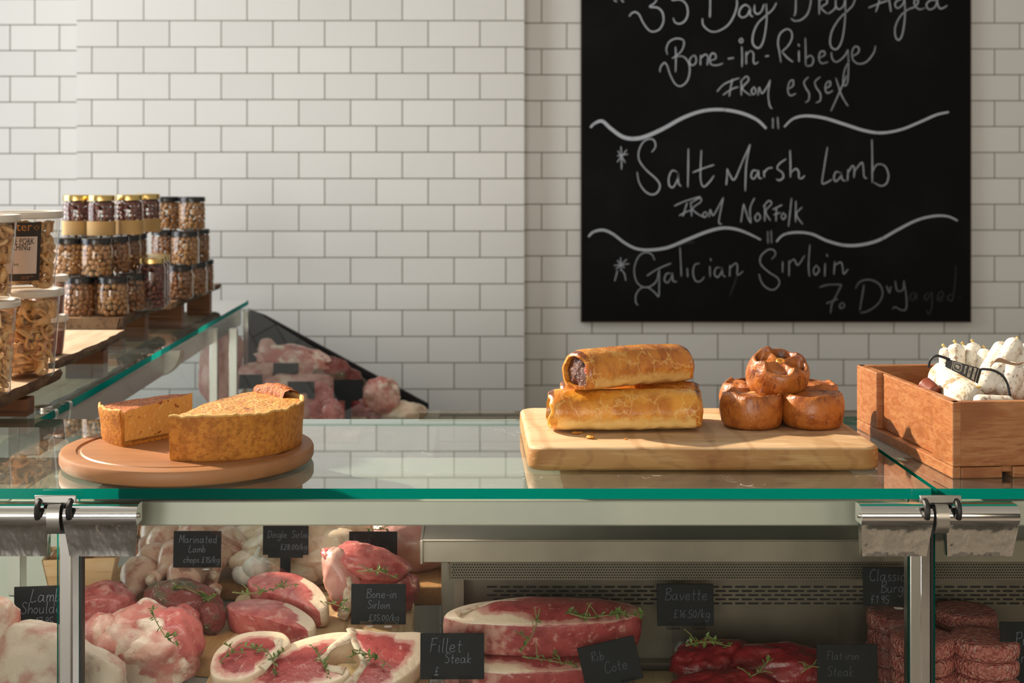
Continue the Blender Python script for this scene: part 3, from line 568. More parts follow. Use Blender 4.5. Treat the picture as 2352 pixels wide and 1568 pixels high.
mb = MB(); mb.box(-1.3, 1.6, D1 - .02, 1.775, DECK - .03, DECK); mb.box(-1.3, -.10, 1.775, 3.735, DECK - .03, DECK)
mb.build('display_deck', M['deck'], case)
mb = MB(); mb.box(-1.3, 1.6, D1 - .02, D1, 0, DECK - .03); mb.box(-1.3, -1.27, D1, 3.73, 0, DECK - .03); mb.box(-.10, 1.6, 1.93, 1.95, 0, DECK - .03); mb.box(-.12, -.10, 1.95, 3.73, 0, DECK - .03); mb.box(-1.3, 1.6, D1 - .02, D1 + .008, DECK - .03, .875)
mb.build('base_cabinet', M['steel_dull'], case)
# light rail below the glass
mb = MB()
for x0, x1 in ((-1.26, PX(20, 1.58)), (PX(20, 1.58) + .001, XGAP - .012), (XGAP + .016, 1.6)): mb.box(x0, x1, 1.58, 1.722, PZ(1208, 1.58), PZ(1150, 1.58))
mb.build('light_canopy', M['canopy_face'], case, bevel=.002)
mb = MB(); mb.box(-1.26, XGAP - .03, 1.7235, 1.824, PZ(1150, 1.58) - .008, PZ(1150, 1.58) - .001); mb.box(XGAP + .03, 1.6, 1.7235, 1.824, PZ(1150, 1.58) - .008, PZ(1150, 1.58) - .001)
mb.build('canopy_shelf', M['canopy_white'], case, bevel=.001)
mb = MB(); mb.box(XG - .045, XG - .012, D2 + .05, 3.70, GB - .05, GB - .006)
mb.build('side_rail', M['steel'], case, bevel=.002)
# evaporator housing
xe = PX(965, 1.70)
mb = MB(); mb.box(xe, 1.6, 1.70, 1.93, PZ(1292, 1.70), PZ(1240, 1.70)); mb.box(xe, xe + .004, 1.696, 1.93, PZ(1294, 1.70), PZ(1238, 1.70)); mb.box(xe, 1.6, 1.698, 1.702, PZ(1242.5, 1.70), PZ(1237.5, 1.70))
mb.box(xe + .02, 1.6, 1.93, 1.952, DECK, PZ(1240, 1.7))
mb.build('evaporator_cover', M['steel_dull'], case, bevel=.0012)
zt, zb = PZ(1291, 1.72), PZ(1331, 1.72); xs = PX(1028, 1.72)
mb = MB(); mb.box(xs, 1.6, 1.72, 1.73, zb, zt); mb.box(xs, xs + .0025, 1.717, 1.77, zb, zt)
mb.build('perforated_strip', M['steel_panel'], case)
mb = MB(); nrow = 6; pit = (zt - zb) / (nrow + .6)
x = xs + .006; col = 0
while x < .78:
    for r_ in range(nrow):
        z = zb + pit * (r_ + .8); xo = x + (pit * .5 if r_ % 2 else 0)
        mb.add([Vector((xo + pit * .33 * cos(a), 1.7194, z + pit * .33 * sin(a))) for a in [i * pi / 3 for i in range(6)]], [(0, 1, 2, 3, 4, 5)])
    x += pit
mb.build('perforations', M['slot'], case, smooth=0)
yb = 1.775; xp = PX(1066, yb)
mb = MB(); mb.box(xp, 1.6, yb, yb + .012, DECK, zb + .002); mb.box(xp - .012, xp, yb - .04, yb + .012, DECK, zb); mb.box(xp - .012, 1.6, yb - .018, yb, DECK, DECK + .02)
mb.build('back_panel', M['steel_panel'], case)
mb = MB(); pitx = 30.0 / F * yb
for r_ in range(5):
    z = PZ(1347 + r_ * 9.5, yb); x = PX(1130, yb) + (pitx / 2 if r_ % 2 else 0)
    while x < .80:
        hw_, hh = pitx * .37, 2.1 / F * yb
        pts = [Vector((x + hw_ * .9 * sx + hh * cos(a), yb - .0006, z + hh * sin(a))) for sx, rng in ((1, range(-2, 3)), (-1, range(2, 7))) for a in [q * pi / 4 for q in rng]]
        mb.add(pts, [tuple(range(len(pts)))]); x += pitx
mb.build('vent_slots', M['slot'], case, smooth=0)
# posts
def sub_empty(name, loc=(0, 0, 0)):
    o = bpy.data.objects.new(name, None); C.objects.link(o); o.parent = case; o.location = loc; o.empty_display_size = .05; return o
def post(xa_, xm, xb_, label):
    t = sub_empty('upright_post')
    a0, a1, a2 = PX(xa_, D1 + .01), PX(xm, D1 + .01), PX(xb_, D1 + .01)
    t.location = (a1, D1 + .012, .875)
    MB().box(a0 - a1, 0, 0, .022, 0, .36).build('front_channel', M['steel'], t, bevel=.0012)
    MB().box(0, a2 - a1, .003, .024, 0, .355).build('side_channel', M['chrome'], t, bevel=.001)
    MB().box(a2 - a1, a2 - a1 + .0028, .002, .014, 0, .35).build('rubber_seal', M['black'], t)
post(134, 162, 180, 'upright steel post under the left chrome hinge, before the red rib rack')
post(2091, 2117, 2141, 'upright steel post under the right chrome hinge, before the burgers')
# chrome hinges
def hinge_cover_mesh(wd):
    top, mid, bot = .0000, -.0205, -.057
    prof = [(.020, top), (.004, top), (-.002, top - .002), (-.0062, top - .006), (-.0075, top - .011), (-.0062, top - .016), (-.0035, mid)]
    mb = MB(); rows = [[Vector((x, y, z)) for y, z in prof + [(.02, mid)]] for x in (-wd / 2, wd / 2)]
    mb.grid(rows, 0, True, None, True, True)
    return mb
def plate_mesh(wd):
    mid, bot = -.0205, -.057; i = .0038
    f = [Vector((-wd / 2, -.0035, mid)), Vector((wd / 2, -.0035, mid)), Vector((wd / 2 - i, .006, bot)), Vector((-wd / 2 + i, .006, bot))]
    b = [v + Vector((0, .012, 0)) for v in f]
    mb = MB()
    # subdivided slightly dished front
    n1, n2 = 16, 10; rows = []
    for a in range(n2 + 1):
        t = a / n2; l = f[0].lerp(f[3], t); r_ = f[1].lerp(f[2], t); row = []
        for c in range(n1 + 1):
            u = c / n1; p = l.lerp(r_, u); d = min(u, 1 - u, .12) / .12 * min(t, 1 - t, .15) / .15
            row.append(p + Vector((0, .0012 * d, 0)))
        rows.append(row)
    mb.grid(rows, 0, False)
    mb.add(f + b, [(4, 5, 6, 7), (0, 1, 5, 4), (1, 2, 6, 5), (2, 3, 7, 6), (3, 0, 4, 7)])
    return mb
def hinge(pxc, wl_, wr, gapl, gapr, label, group):
    d = 1.512; sc = d / F
    t = sub_empty('glass_hinge', (PX(pxc, d), d, PZ(1160, d)))
    for sgn, wp, gp in ((-1, wl_, gapl), (1, wr, gapr)):
        wd = wp * sc; xc = sgn * (gp * sc + wd / 2)
        c = hinge_cover_mesh(wd).build('hinge_cover', M['chrome'], t, smooth=50, loc=(xc, 0, 0))
        plate_mesh(wd).build('pressed_plate', M['chrome_wavy'], t, smooth=50, loc=(xc, 0, 0))
        MB().lathe([(0, 0), (.0028, 0), (.0028, .0015), (.0015, .0022), (0, .0022)], 12, M=Matrix.Rotation(sgn * pi / 2, 4, 'Y')).build('screw', M['steel'], t, loc=(xc + sgn * wd / 2, .004, -.012))
        h = MB(); xh = sgn * 36 * sc
        h.tube(cat([(xh, -.002, .006), (xh, -.010, .002), (xh, -.012, -.006), (xh, -.010, -.012)], 4), .0034, 8)
        h.build('black_hook', M['black'], t)
    # clip lipping over the glass edge
    MB().box(-48 * sc, 48 * sc, -.0040, -.0015, .003, .0115).build('clip_plate', M['steel'], t, bevel=.0011)
    MB().box(-30 * sc, 30 * sc, -.002, .012, .0008, .004).build('clip_base', M['black'], t)
    st = MB(); pr = [(-.001, .003), (-.0085, .001), (-.0125, -.005), (-.0135, -.013), (-.0115, -.022), (-.008, -.028)]
    hw_ = 14.5 * sc
    rows = [[Vector((x, y, z)) for x in (-hw_, hw_)] for y, z in cat([(a, b, 0) for a, b in pr], 4) and [(v.x, v.y) for v in cat([(a, b, 0) for a, b in pr], 4)]]
    back = [[Vector((v.x, v.y + .003, v.z)) for v in r_] for r_ in rows[::-1]]
    allr = [[r_[0] for r_ in rows] + [r_[0] for r_ in back], [r_[1] for r_ in rows] + [r_[1] for r_ in back]]
    st.grid(allr, 0, True, None, True, True)
    st.build('strap', M['steel'], t, smooth=50)
    MB().box(-22 * sc, 22 * sc, .0, .02, -.031, -.001).build('hinge_core', M['black'], t)
hinge(129, 170, 168, 17, 19, 'chrome glass hinge with pressed cover plates at the left end of the counter front', 'glass hinges')
hinge(2158, 164, 166, 18, 14, 'chrome glass hinge with pressed cover plates below the salami crate', 'glass hinges')
# smoked strip along the back of the counter
xk = PX(962, D2 + .01)
MB().box(xk, 1.6, D2 + .024, D2 + .028, GT - .012, PZ(943, D2 + .025)).build('smoked_glass_strip', M['smoked'], case, smooth=0)
# far end of the side run
mb = MB(); A2, B2 = Vector((XG - .45, 0, GB - .01)), Vector((-.155, 0, .968))
xe_ = PX(571, 3.74)
vs = [Vector((x, y, z)) for y in (3.737, 3.752) for x, z in ((xe_, DECK), (-.13, DECK), (-.13, .975), (XG + .045, GB - .028), (XG, GB - .012))]
mb.add(vs, [(0, 1, 2, 3, 4), (9, 8, 7, 6, 5)] + [(i, (i + 1) % 5, (i + 1) % 5 + 5, i + 5) for i in range(5)])
mb.build('end_panel', M['black_panel'], case, smooth=0)
MB().box(PX(560, 3.70), PX(571, 3.70), 3.69, 3.72, DECK, GB - .012).build('corner_post', M['steel'], case)
MB().box(-1.3, -1.29, D2, 3.73, DECK, GB - .01).build('outer_glass', M['glass_front'], case)
for px_ in (490, 535):
    MB().box(PX(px_ - 9, 3.3), PX(px_ + 9, 3.3), 3.3, 3.32, DECK, GB - .015).build('glass_support', M['steel'], case, bevel=.001)
for px_ in (35,):
    MB().box(PX(px_ - 17, 2.1), PX(px_ + 12, 2.1), 2.1, 2.13, DECK, GB - .015).build('glass_support', M['steel'], case, bevel=.001)
# round plate that joins the two side tops, and small clips
t = sub_empty('disc_bracket', (PX(356, 2.79), 2.79, GB - .0015))
hd = [(.050 * cos(a), .050 * sin(a)) for a in [R(180 + 180 * i / 24) for i in range(25)]]
mb = MB(); mb.grid([[Vector((x, y, z)) for x, z in hd] for y in (0, .006)], 0, True, None, True, True); mb.build('plate', M['steel_pale'], t, smooth=30)
mb = MB(); mb.grid([[Vector((x * 1.04 + .003, y, z * 1.04)) for x, z in hd] for y in (.0065, .012)], 0, True, None, True, True); mb.build('backing_plate', M['steel_dull'], t, smooth=30)
MB().lathe([(0, 0), (.0045, 0), (.0045, .001), (0, .001)], 12, M=Matrix.Rotation(pi / 2, 4, 'X')).build('screw_hole', M['slot'], t, loc=(-.022, -.0001, -.022))
t = sub_empty('edge_clip', (XG, 2.02, GT))
for dy in (0, .07):
    c = MB(); pr = cat([(-.01, dy, .001), (.004, dy, .002), (.007, dy, -.006), (.004, dy, -.03), (-.004, dy, -.045)], 5)
    rows = [[v + Vector((0, -.005, 0)), v + Vector((0, .005, 0)), v + Vector((-.002, .005, .0)), v + Vector((-.002, -.005, 0))] for v in pr]
    c.grid(rows, 0, True, None, True, True); c.build('bent_clip', M['steel'], t, smooth=50)
MB().lathe([(0, 0), (.014, 0), (.014, .004), (.012, .005), (0, .005)], 28).build('steel_cap', M['steel'], case, loc=(PX(83, 2.0), 2.03, GT + .0003))

# ------------------------------------------------------------------ food on the counter
def rounded_slab(name, m, parent, hx, hy, t, rc, re, loc=None, wob=0, seed=0):
    """board with rounded corners and softened edges, base at z=0"""
    out = []
    for cx, cy, a0 in ((hx - rc, hy - rc, 0), (-hx + rc, hy - rc, 90), (-hx + rc, -hy + rc, 180), (hx - rc, -hy + rc, 270)):
        for i in range(9):
            a = R(a0 + i * 90 / 8); out.append((cx, cy, cos(a), sin(a)))
    rows = []
    prof = [(re, 0)] + [(re * (1 - sin(a)), re * (1 - cos(a))) for a in (R(30), R(60), R(90))]
    prof += [(0, t - re)] + [(re * (1 - cos(a)), t - re + re * sin(a)) for a in (R(30), R(60), R(90))]
    for ins, z in prof:
        row = []
        for cx, cy, dx, dy in out:
            r_ = rc - ins; v = Vector((cx + dx * r_, cy + dy * r_, z))
            if wob: v += Vector((dx, dy, .25)) * wob * noise.noise(v * 14 + Vector((seed, 0, 0)))
            row.append(v)
        rows.append(row)
    mb = MB(); mb.grid(rows, 0, True, None, True, True)
    return mb.build(name, m, parent, smooth=50, loc=loc)

# round board
rb = thing('round_serving_board', 'round pale beech board with a groove, carrying the cut quiche', 'board', (-.3456, 1.668, GT))
Rb = .149
MB().lathe([(0, 0), (Rb - .008, 0), (Rb - .002, .003), (Rb, .007), (Rb, .0155), (Rb - .0015, .0185), (Rb - .004, .0195), (Rb - .019, .0195), (Rb - .0205, .0175), (Rb - .024, .0175), (Rb - .0255, .0192), (Rb - .03, .0195), (0, .0195)], 96).build('board_disc', M['board_round'], rb, smooth=35)
QB = GT + .0196
def quiche(name, label, loc, a0, a1, Rr, H, topm, seed, rise=.0035):
    t = thing(name, label, 'quiche', loc)
    full = a1 - a0; n = max(10, int(full / 3)); ang = [R(a0 + full * i / n) for i in range(n + 1)]
    th = .0065
    def wob(a, z): return 1 + .012 * noise.noise(Vector((cos(a) * 3 + seed, sin(a) * 3, z * 30)))
    crestf = lambda a: H + .0030 * noise.noise(Vector((cos(a) * 7, sin(a) * 7, seed))) + .0025 * noise.noise(Vector((cos(a) * 22, sin(a) * 22, seed)))
    mb = MB(); rows = []; av = []
    for a in ang:
        cz = crestf(a); d = Vector((cos(a), sin(a), 0)); row = []
        for r_, z, k in ((Rr * .2, 0, 0), (Rr * .955, 0, 0), (Rr * .968, .004, 0), (Rr * .975, cz * .4, .1), (Rr * .992, cz * .75, .3), (Rr, cz * .93, .7), (Rr * .995, cz, 1), (Rr * .975, cz + .0005, 1), (Rr * .955, cz - .004, .9), (Rr * .93, H * .82, .3), (Rr * .93, .006, .3), (Rr * .2, .006, 0)):
            rr_ = r_ * wob(a, z)
            row.append(d * rr_ + Vector((0, 0, z))); av.append(k)
        rows.append(row)
    mb.grid(rows, 0, True, None, True, True); mb.a = av
    # thin centre of the base
    mb.build('pastry_crust', M['crust'], t, smooth=45)
    fl = MB(); rows = []; NR = 16
    zt = H - .004
    for a in ang:
        d = Vector((cos(a), sin(a), 0)); row = [Vector((0, 0, .003))]
        row.append(d * (Rr * .94) + Vector((0, 0, .003)))
        row.append(d * (Rr * .945) + Vector((0, 0, zt - .004)))
        for i in range(NR, -1, -1):
            f = i / NR; p = d * (Rr * .945 * f)
            z = zt + rise * (1 - f ** 1.5) + .0016 * noise.noise(p * 60 + Vector((seed, 0, 0))) + .0022 * noise.noise(p * 24 + Vector((0, seed, 0)))
            row.append(p + Vector((0, 0, z)))
        rows.append(row)
    nc = len(rows[0]); fl.v = [tuple(p) for r_ in rows for p in r_]; fl.a = [0.0] * len(fl.v)
    for i in range(len(rows) - 1):
        for j in range(nc - 1):
            fl.f.append((i * nc + j, i * nc + j + 1, (i + 1) * nc + j + 1, (i + 1) * nc + j)); fl.mi.append(1 if j >= 2 else 0)
    for i in (0, len(rows) - 1):
        fl.f.append(tuple(i * nc + j for j in range(nc))); fl.mi.append(0)
    fl.build('custard_filling', [M['quiche_inside'], topm], t, smooth=50)
    return t
ch = math.degrees(math.atan2(.202, .068))
cx, cy = -.315, 1.675
q = quiche('quiche', 'large half of a deep golden quiche standing on the round beech board', (cx, cy, QB), ch - 180, ch, .1068, .052, M['quiche_top'], 2.0)
bm_ = MB()
pts = []
for i in range(9):
    a = R(ch - 4 - i * 5.2); pts.append((cos(a), sin(a)))
rows = []
for i, (x, y) in enumerate(pts):
    h = .0075 * (1 - abs(i - 4) / 5.5) + .0015 * noise.noise(Vector((i * .8, 0, 4)))
    rows.append([Vector((x * r_, y * r_, z)) for r_, z in ((.084, .048), (.087, .053 + h), (.094, .0555 + h), (.104, .053 + h * .9), (.106, .049))])
bm_.grid(rows, 0, False, [[.2] * 5] * 9); bm_.build('raised_rim', M['quiche_top_dark'], q, smooth=60)
quiche('quiche_slice', 'wedge slice cut from the quiche, its inside facing the camera', (-.356, 1.742, QB), 193, 233, .114, .043, M['quiche_top_dark'], 5.0, rise=.0115)

# chopping board
bcx, bcy = .2635, 1.747
rounded_slab_ = thing('chopping_board', 'thick worn rectangular wooden chopping board carrying sausage rolls and pork pies', 'board', (bcx, bcy, GT))
o = rounded_slab('board_block', M['board_pale'], rounded_slab_, .2055, .137, .028, .022, .006, wob=.0022, seed=3)
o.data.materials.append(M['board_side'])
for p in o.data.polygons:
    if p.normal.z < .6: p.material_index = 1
CB = GT + .0283
def sausage_roll(label, a, b, r, m, seed, bend=.0, rx=0):
    a, b = Vector(a), Vector(b); L = (b - a).length; ax = (b - a).normalized()
    t = thing('sausage_roll', label, 'sausage roll', a)
    t.rotation_euler = (0, -math.asin(ax.z), math.atan2(ax.y, ax.x))
    n, mrow = 44, 40; mb = MB(); rows = []; av = []
    for i in range(mrow + 1):
        u = i / mrow; x = L * u; row = []; ar = []
        endf = min(u, 1 - u); pinch = 1 - .10 * max(0, 1 - endf / .07) ** 2
        for j in range(n):
            th = 2 * pi * j / n; c, s = cos(th), sin(th)
            y = r * 1.06 * c; z = r * s
            if s < -.55: z = -r * (.55 + (abs(s) - .55) * .55)
            if -.93 < s < -.35: fl = sin(pi * (s + .93) / .58); y *= 1 + fl * (.10 + .16 * noise.noise(Vector((x * 60 + seed, c, seed)))); z += r * fl * .10 * noise.noise(Vector((x * 75, seed, c)))
            nn = noise.noise(Vector((x * 28 + seed, c * 1.2, s * 1.2 + seed))) * .6 + .4 * noise.noise(Vector((x * 75 + seed, c * 2.5, s * 2.5)))
            k = pinch * (1 + .055 * nn)
            bx = x + (.004 * noise.noise(Vector((c * 2, s * 2, seed + u * 3))) if endf < .02 else 0)
            row.append(Vector((bx, y * k, z * k + bend * sin(pi * u))))
            ar.append(s - .1 if endf > .03 else max(s - .1, 0) + .8)
        rows.append(row); av.append(ar)
    def ringin(base, f, dx):
        cen = sum(base, Vector()) / n
        return [cen + (p - cen) * f + Vector((dx, 0, 0)) for p in base]
    rows = [ringin(rows[0], .80, .006), ringin(rows[0], .84, -.001)] + rows + [ringin(rows[-1], .84, .001), ringin(rows[-1], .80, -.006)]
    av = [[1.5] * n, [.9] * n] + av + [[.9] * n, [1.5] * n]
    mb.grid(rows, 0, True, av); mb.build('pastry', m, t, smooth=60)
    for sgn, base in ((1, rows[0]), (-1, rows[-1])):
        f = MB(); cen = sum(base, Vector()) / n; rr_ = []
        for q_ in range(6):
            fr = 1 - q_ / 5.001
            rr_.append([cen + (p - cen) * fr * 1.04 + Vector((-sgn * .004 * (1 - fr * fr) + .0016 * noise.noise(p * 180 * fr + Vector((seed, 0, q_))), 0, 0)) for p in base])
        f.grid(rr_, 0, True); f.build('meat_filling', M['sausage'], t, smooth=60)
    return t
rl = .0272
zc = CB + rl * .84
sausage_roll('golden sausage roll lying on the chopping board in front, under the top roll', (PX(1262, 1.70), 1.715, zc), (PX(1606, 1.72), 1.722, zc), rl, M['pastry_gold'], 1.0)
sausage_roll('darker sausage roll lying behind the front roll, its right end showing', (PX(1290, 1.79), 1.792, zc), (PX(1608, 1.765), 1.778, zc), rl, M['pastry'], 4.0)
sausage_roll('browned sausage roll balanced on top of the two others, meat end facing the camera', (PX(1322, 1.70), 1.700, PZ(857, 1.70)), (PX(1566, 1.785), 1.80, PZ(840, 1.79)), .0275, M['pastry'], 7.0, bend=.002)

def pie(label, loc, rz, seed, rot=(0, 0), Rr=.0385, H=.0425, deep=1.0):
    t = thing('pork_pie', label, 'pork pie', loc, (rot[0], rot[1], rz))
    n = 112; mb = MB(); rows = []; av = []
    prof = [(.02, 0, 'b'), (.78, 0, 'b'), (.87, .03, 's'), (.95, .14, 's'), (1.01, .36, 's'), (1.025, .55, 's'), (1.0, .73, 's'), (.955, .86, 's'), (.90, .945, 'r'), (.85, .975, 'r'), (.80, .965, 'r'), (.765, .93, 'i'), (.72, .90, 'i'), (.66, .885, 'i'), (.60, .89, 'i'), (.52, .91, 'i'), (.38, .95, 'i'), (.2, .975, 'i'), (.05, .965, 'i')]
    for fr, fz, kd in prof:
        row = []; ar = []
        for j in range(n):
            th = 2 * pi * j / n
            pinch = abs(cos(2 * th)) ** 14            # four folded corners
            pocket = abs(sin(2 * th)) ** 3
            r_ = fr; z = fz; k = 0
            pin2 = cos(2 * th) ** 2
            if kd == 's': r_ = fr * (1 + .03 * pocket * deep * fz ** 2 - .05 * pinch * deep * fz ** 2)
            if kd == 'r': z = fz + deep * (.13 * pin2 ** 3 + .01 * pocket); r_ = fr * (1 - .12 * deep * pinch + .05 * pocket)
            if kd == 'i':
                edge = max(0, min(1, (fr - .42) / .22)); r_ = fr * (1 - .10 * deep * pinch)
                pit = abs(sin(2 * th)) ** 5 * max(0, 1 - abs(fr - .70) / .17) ** .7
                z = fz - deep * (.10 * pocket * edge + .24 * pit) + deep * .15 * pin2 ** 4 * max(0, (fr - .10) / .6)
                k = pit * 1.5 * min(1, .30 + deep * .7)
            if kd == 'r': k = .42 + .25 * noise.noise(Vector((cos(th) * 4, sin(th) * 4, seed))) + .2 * pocket * (fr < .82)
            v = Vector((Rr * r_ * cos(th), Rr * r_ * sin(th), H * z))
            nn = noise.noise(v * 55 + Vector((seed, seed * 2, 0))); nn2 = noise.noise(v * 22 + Vector((seed * 3, 0, seed)))
            v *= 1 + .035 * nn + (.075 * nn2 if fz > 0 else 0)
            v.z = max(v.z, 0)
            row.append(v); ar.append(k)
        rows.append(row); av.append(ar)
    mb.grid(rows, 0, True, av, True, True)
    mb.build('crust', M['pie'], t, smooth=70)
    hl = MB(); hl.lathe([(0, .0), (.0025, .0), (.0042, .0010), (.0058, .0004), (.0065, -.001)], 20, cap=False)
    hl.build('steam_hole', M['pastry_gold'], t, loc=(.002, .001, H * .968), smooth=60)
    return t
pie('pork pie at the front left of the pile on the chopping board', (PX(1728, 1.742), 1.745, CB), .6, 1.3, deep=.45)
pie('pork pie at the front right of the pile, beside the crate', (PX(1866, 1.742), 1.745, CB), .2, 2.7, deep=.3)
pie('pork pie at the back left of the pile, a dark jelly hole at its rim', (PX(1722, 1.83), 1.826, CB), .9, 3.9)
pie('pork pie at the back right of the pile, only its top showing', (PX(1858, 1.825), 1.825, CB), .3, 5.1, deep=.5)
pie('topmost pork pie tilted forward, its star-folded crust open to the camera', (PX(1782, 1.775), 1.792, CB + .0365), R(28), 6.4, rot=(R(27), R(-8)), Rr=.0375, H=.047, deep=1.25)
# crumbs of pastry
rc = random.Random(5)
for px_, py_, s in ((1322, 996, 1.2), (1332, 994, .8), (1355, 1006, 1.4), (1360, 996, .6), (1345, 1000, .5), (1437, 1008, .5)):
    d = 3200 * (CAMZ - CB) / (py_ - CY)
    o = MB().blob((0, 0, 0), (.0042 * s, .003 * s, .0014 * s), .5, 2, rc.random() * 9, 10, 6).build('pastry_crumb', M['pastry_gold'], loc=(PX(px_, d), d, CB + .0010 * s), rot=(0, 0, rc.random() * 3))
    tag(o, 'small golden pastry flake on the chopping board in front of the sausage rolls', 'crumb', 'pastry flakes')

# ------------------------------------------------------------------ wooden crate of salami
cr = thing('wooden_crate', 'reddish brown wooden crate holding white salami sausages', 'crate', (.5365, 1.571, GT), (0, 0, R(4.7)))
cr.location.x += .0
LX, LY, HZ = .235, .306, .0865
def cpart(nm, boxes, bev=.0015):
    mb = MB()
    for b in boxes: mb.box(*b)
    return mb.build(nm, M['crate'], cr, bevel=bev, smooth=0)
cpart('front_panel', [(.0, LX, 0, .012, .0135, HZ)])
cpart('back_panel', [(.0, LX, LY - .012, LY, .0135, HZ)])
cpart('side_panel', [(.008, .0165, .012, LY - .012, .0135, HZ - .0015)])
cpart('side_panel', [(LX - .0165, LX - .008, .012, LY - .012, .0135, HZ - .0015)])
for x0, x1 in ((-.0005, .0095), (LX - .0095, LX + .0005)):
    cpart('corner_batten', [(x0, x1, -.0005, .056, .0135, HZ)]); cpart('corner_batten', [(x0, x1, LY - .072, LY, .0135, HZ)])
    cpart('bottom_rail', [(x0, x1, 0, LY, .0, .0135)])
cpart('floor_board', [(.012, LX - .012, .004, LY - .004, .006, .0130)])
cpart('runner', [(.0095, .058, .0, .02, .0, .0128)]); cpart('runner', [(.070, .118, .0, .02, .0, .0128)]); cpart('runner', [(.130, LX - .01, .0, .02, 0, .0128)])
def salami(label, a, b, r, m, seed, group='salami sausages in the crate', nub='b', name='salami'):
    a, b = Vector(a), Vector(b); L = (b - a).length
    t = thing(name, label, 'salami', a, group=group); q_ = (b - a).to_track_quat('Z', 'Y'); t.rotation_euler = q_.to_euler()
    mb = MB(); rows = []; n = 24
    for i in range(23):
        u = i / 22
        if u < .16: f = math.sqrt(max(0, 1 - (1 - u / .16) ** 2))
        elif u > .84: f = math.sqrt(max(0, 1 - ((u - .84) / .16) ** 2))
        else: f = 1
        row = []
        for j in range(n):
            th = 2 * pi * j / n; d = Vector((cos(th), sin(th), 0))
            nn = noise.noise(Vector((d.x * 1.3 + seed, d.y * 1.3, u * L * 40))) + .5 * noise.noise(Vector((d.x * 3, d.y * 3 + seed, u * L * 90)))
            row.append(d * (r * max(f, .04) * (1 + .075 * nn)) + Vector((0, 0, L * u)))
        rows.append(row)
    mb.grid(rows, 0, True, None, True, True); mb.build('casing', m, t, smooth=60)
    e_ = MB(); z0 = L if nub == 'b' else 0; sg = 1 if nub == 'b' else -1
    e_.tube([(0, 0, z0 - sg * .003), (.001, 0, z0 + sg * .0015), (.003, .001, z0 + sg * .003)], .0017, 8); e_.build('tied_end', M['string_yellow'], t)
    return t
W = lambda px, py, d: P(px, py, d)
salami('big wrinkled beige salami lying along the left side of the crate', W(2162, 860, 1.755), W(2236, 940, 1.630), .0225, M['salami_brown'], 1.0, nub='a')
for k, (x0, y0, x1, y1, dd, sd) in enumerate(((2180, 900, 2170, 797, 1.75, 3), (2200, 900, 2196, 788, 1.745, 4), (2212, 900, 2214, 792, 1.77, 5), (2232, 900, 2236, 786, 1.75, 6), (2252, 905, 2262, 800, 1.74, 7))):
    salami(f'slim white salami standing behind the black label, {ORD[k]} from the left', W(x0, y0, dd), W(x1, y1, dd + .02), .0085 if k in (0, 2) else .0105, M['salami'], sd)
salami('slim white salami leaning right at the back of the crate', W(2262, 868, 1.72), W(2306, 790, 1.75), .0108, M['salami'], 8)
salami('long white salami with a yellow tied end, leaning to the right edge of the crate', W(2275, 880, 1.70), W(2338, 780, 1.73), .0112, M['salami'], 9)
salami('thick white salami at the right edge of the picture, half hidden', W(2310, 880, 1.71), W(2372, 800, 1.74), .0145, M['salami'], 10)
salami('speckled white salami lying tied across the bundle, blunt end to the left', W(2252, 888, 1.65), W(2318, 836, 1.675), .0132, M['salami'], 11, nub='a')
salami('speckled white salami hanging down under the black cord', W(2302, 908, 1.645), W(2336, 840, 1.665), .0140, M['salami'], 12, nub='a')
salami('white salami behind the speckled one under the cord', W(2274, 915, 1.67), W(2292, 862, 1.69), .0125, M['salami'], 13, nub='a')
salami('white salami low in the right front of the crate', W(2322, 918, 1.66), W(2362, 850, 1.68), .0120, M['salami'], 15, nub='a')
salami('white salami lying flat at the bottom behind the front panel', W(2235, 921, 1.60), W(2330, 927, 1.60), .0085, M['salami'], 14)
salami('dark red salami end showing beside the big wrinkled one', W(2120, 880, 1.70), W(2150, 905, 1.68), .010, M['sauce'], 16)
tw = thing('twine_tie', 'brown twine wound round the bundle of white salami', 'twine', W(2290, 838, 1.655))
for i in range(5):
    pts = cat([W(2274 + i, 842 - i * 3, 1.652) - tw.location, W(2292 + i * 2, 823 + i * 2, 1.648) - tw.location, W(2312 + i * 4, 829 + i * 2, 1.648) - tw.location, W(2338 + i * 3, 840 - i * 2, 1.655) - tw.location], 6)
    MB().tube(pts, .0009, 6).build('strand', M['twine'], tw)
lb = thing('salami_label', 'black salami label with cream lettering on a black cord loop', 'label', W(2212, 852, 1.655))
c0, c1, c2, c3 = W(2174, 823, 1.640), W(2256, 847, 1.632), W(2246, 882, 1.630), W(2165, 844, 1.640)
c2 = W(2247, 881, 1.630); c3 = W(2190, 862, 1.635)
c3 = W(2172, 840, 1.640)
def quadpt(u, v):
    a = c0.lerp(c1, u); b = W(2171, 842, 1.640).lerp(W(2246, 881, 1.631), u)
    return a.lerp(b, v) - lb.location + Vector((0, -.003 * sin(pi * u), 0))
mb = MB(); rows = [[quadpt(u / 12, v / 4) for u in range(13)] for v in range(5)]
rows2 = [[p + Vector((0, .0006, 0)) for p in r_] for r_ in rows[::-1]]
mb.grid(rows, 0, False); mb.grid(rows2, 0, False); mb.build('card', M['label_black'], lb)
def on_label(strokes, nm, wd, m):
    mb = MB()
    for st in strokes:
        pts = [quadpt(u, v) + Vector((0, -.0006, 0)) for u, v in st]
        ribbon(mb, cat(pts, 5), lambda t: wd, -.0003, 1)
    mb.build(nm, m, lb, smooth=0)
on_label([[(.17, 0), (.17, 1)], [(.90, 0), (.90, 1)]], 'border_lines', .0006, M['print_cream'])
on_label([[(.22, .15), (.40, .15), (.40, .75), (.22, .75), (.22, .15)]], 'emblem_frame', .0007, M['print_cream'])
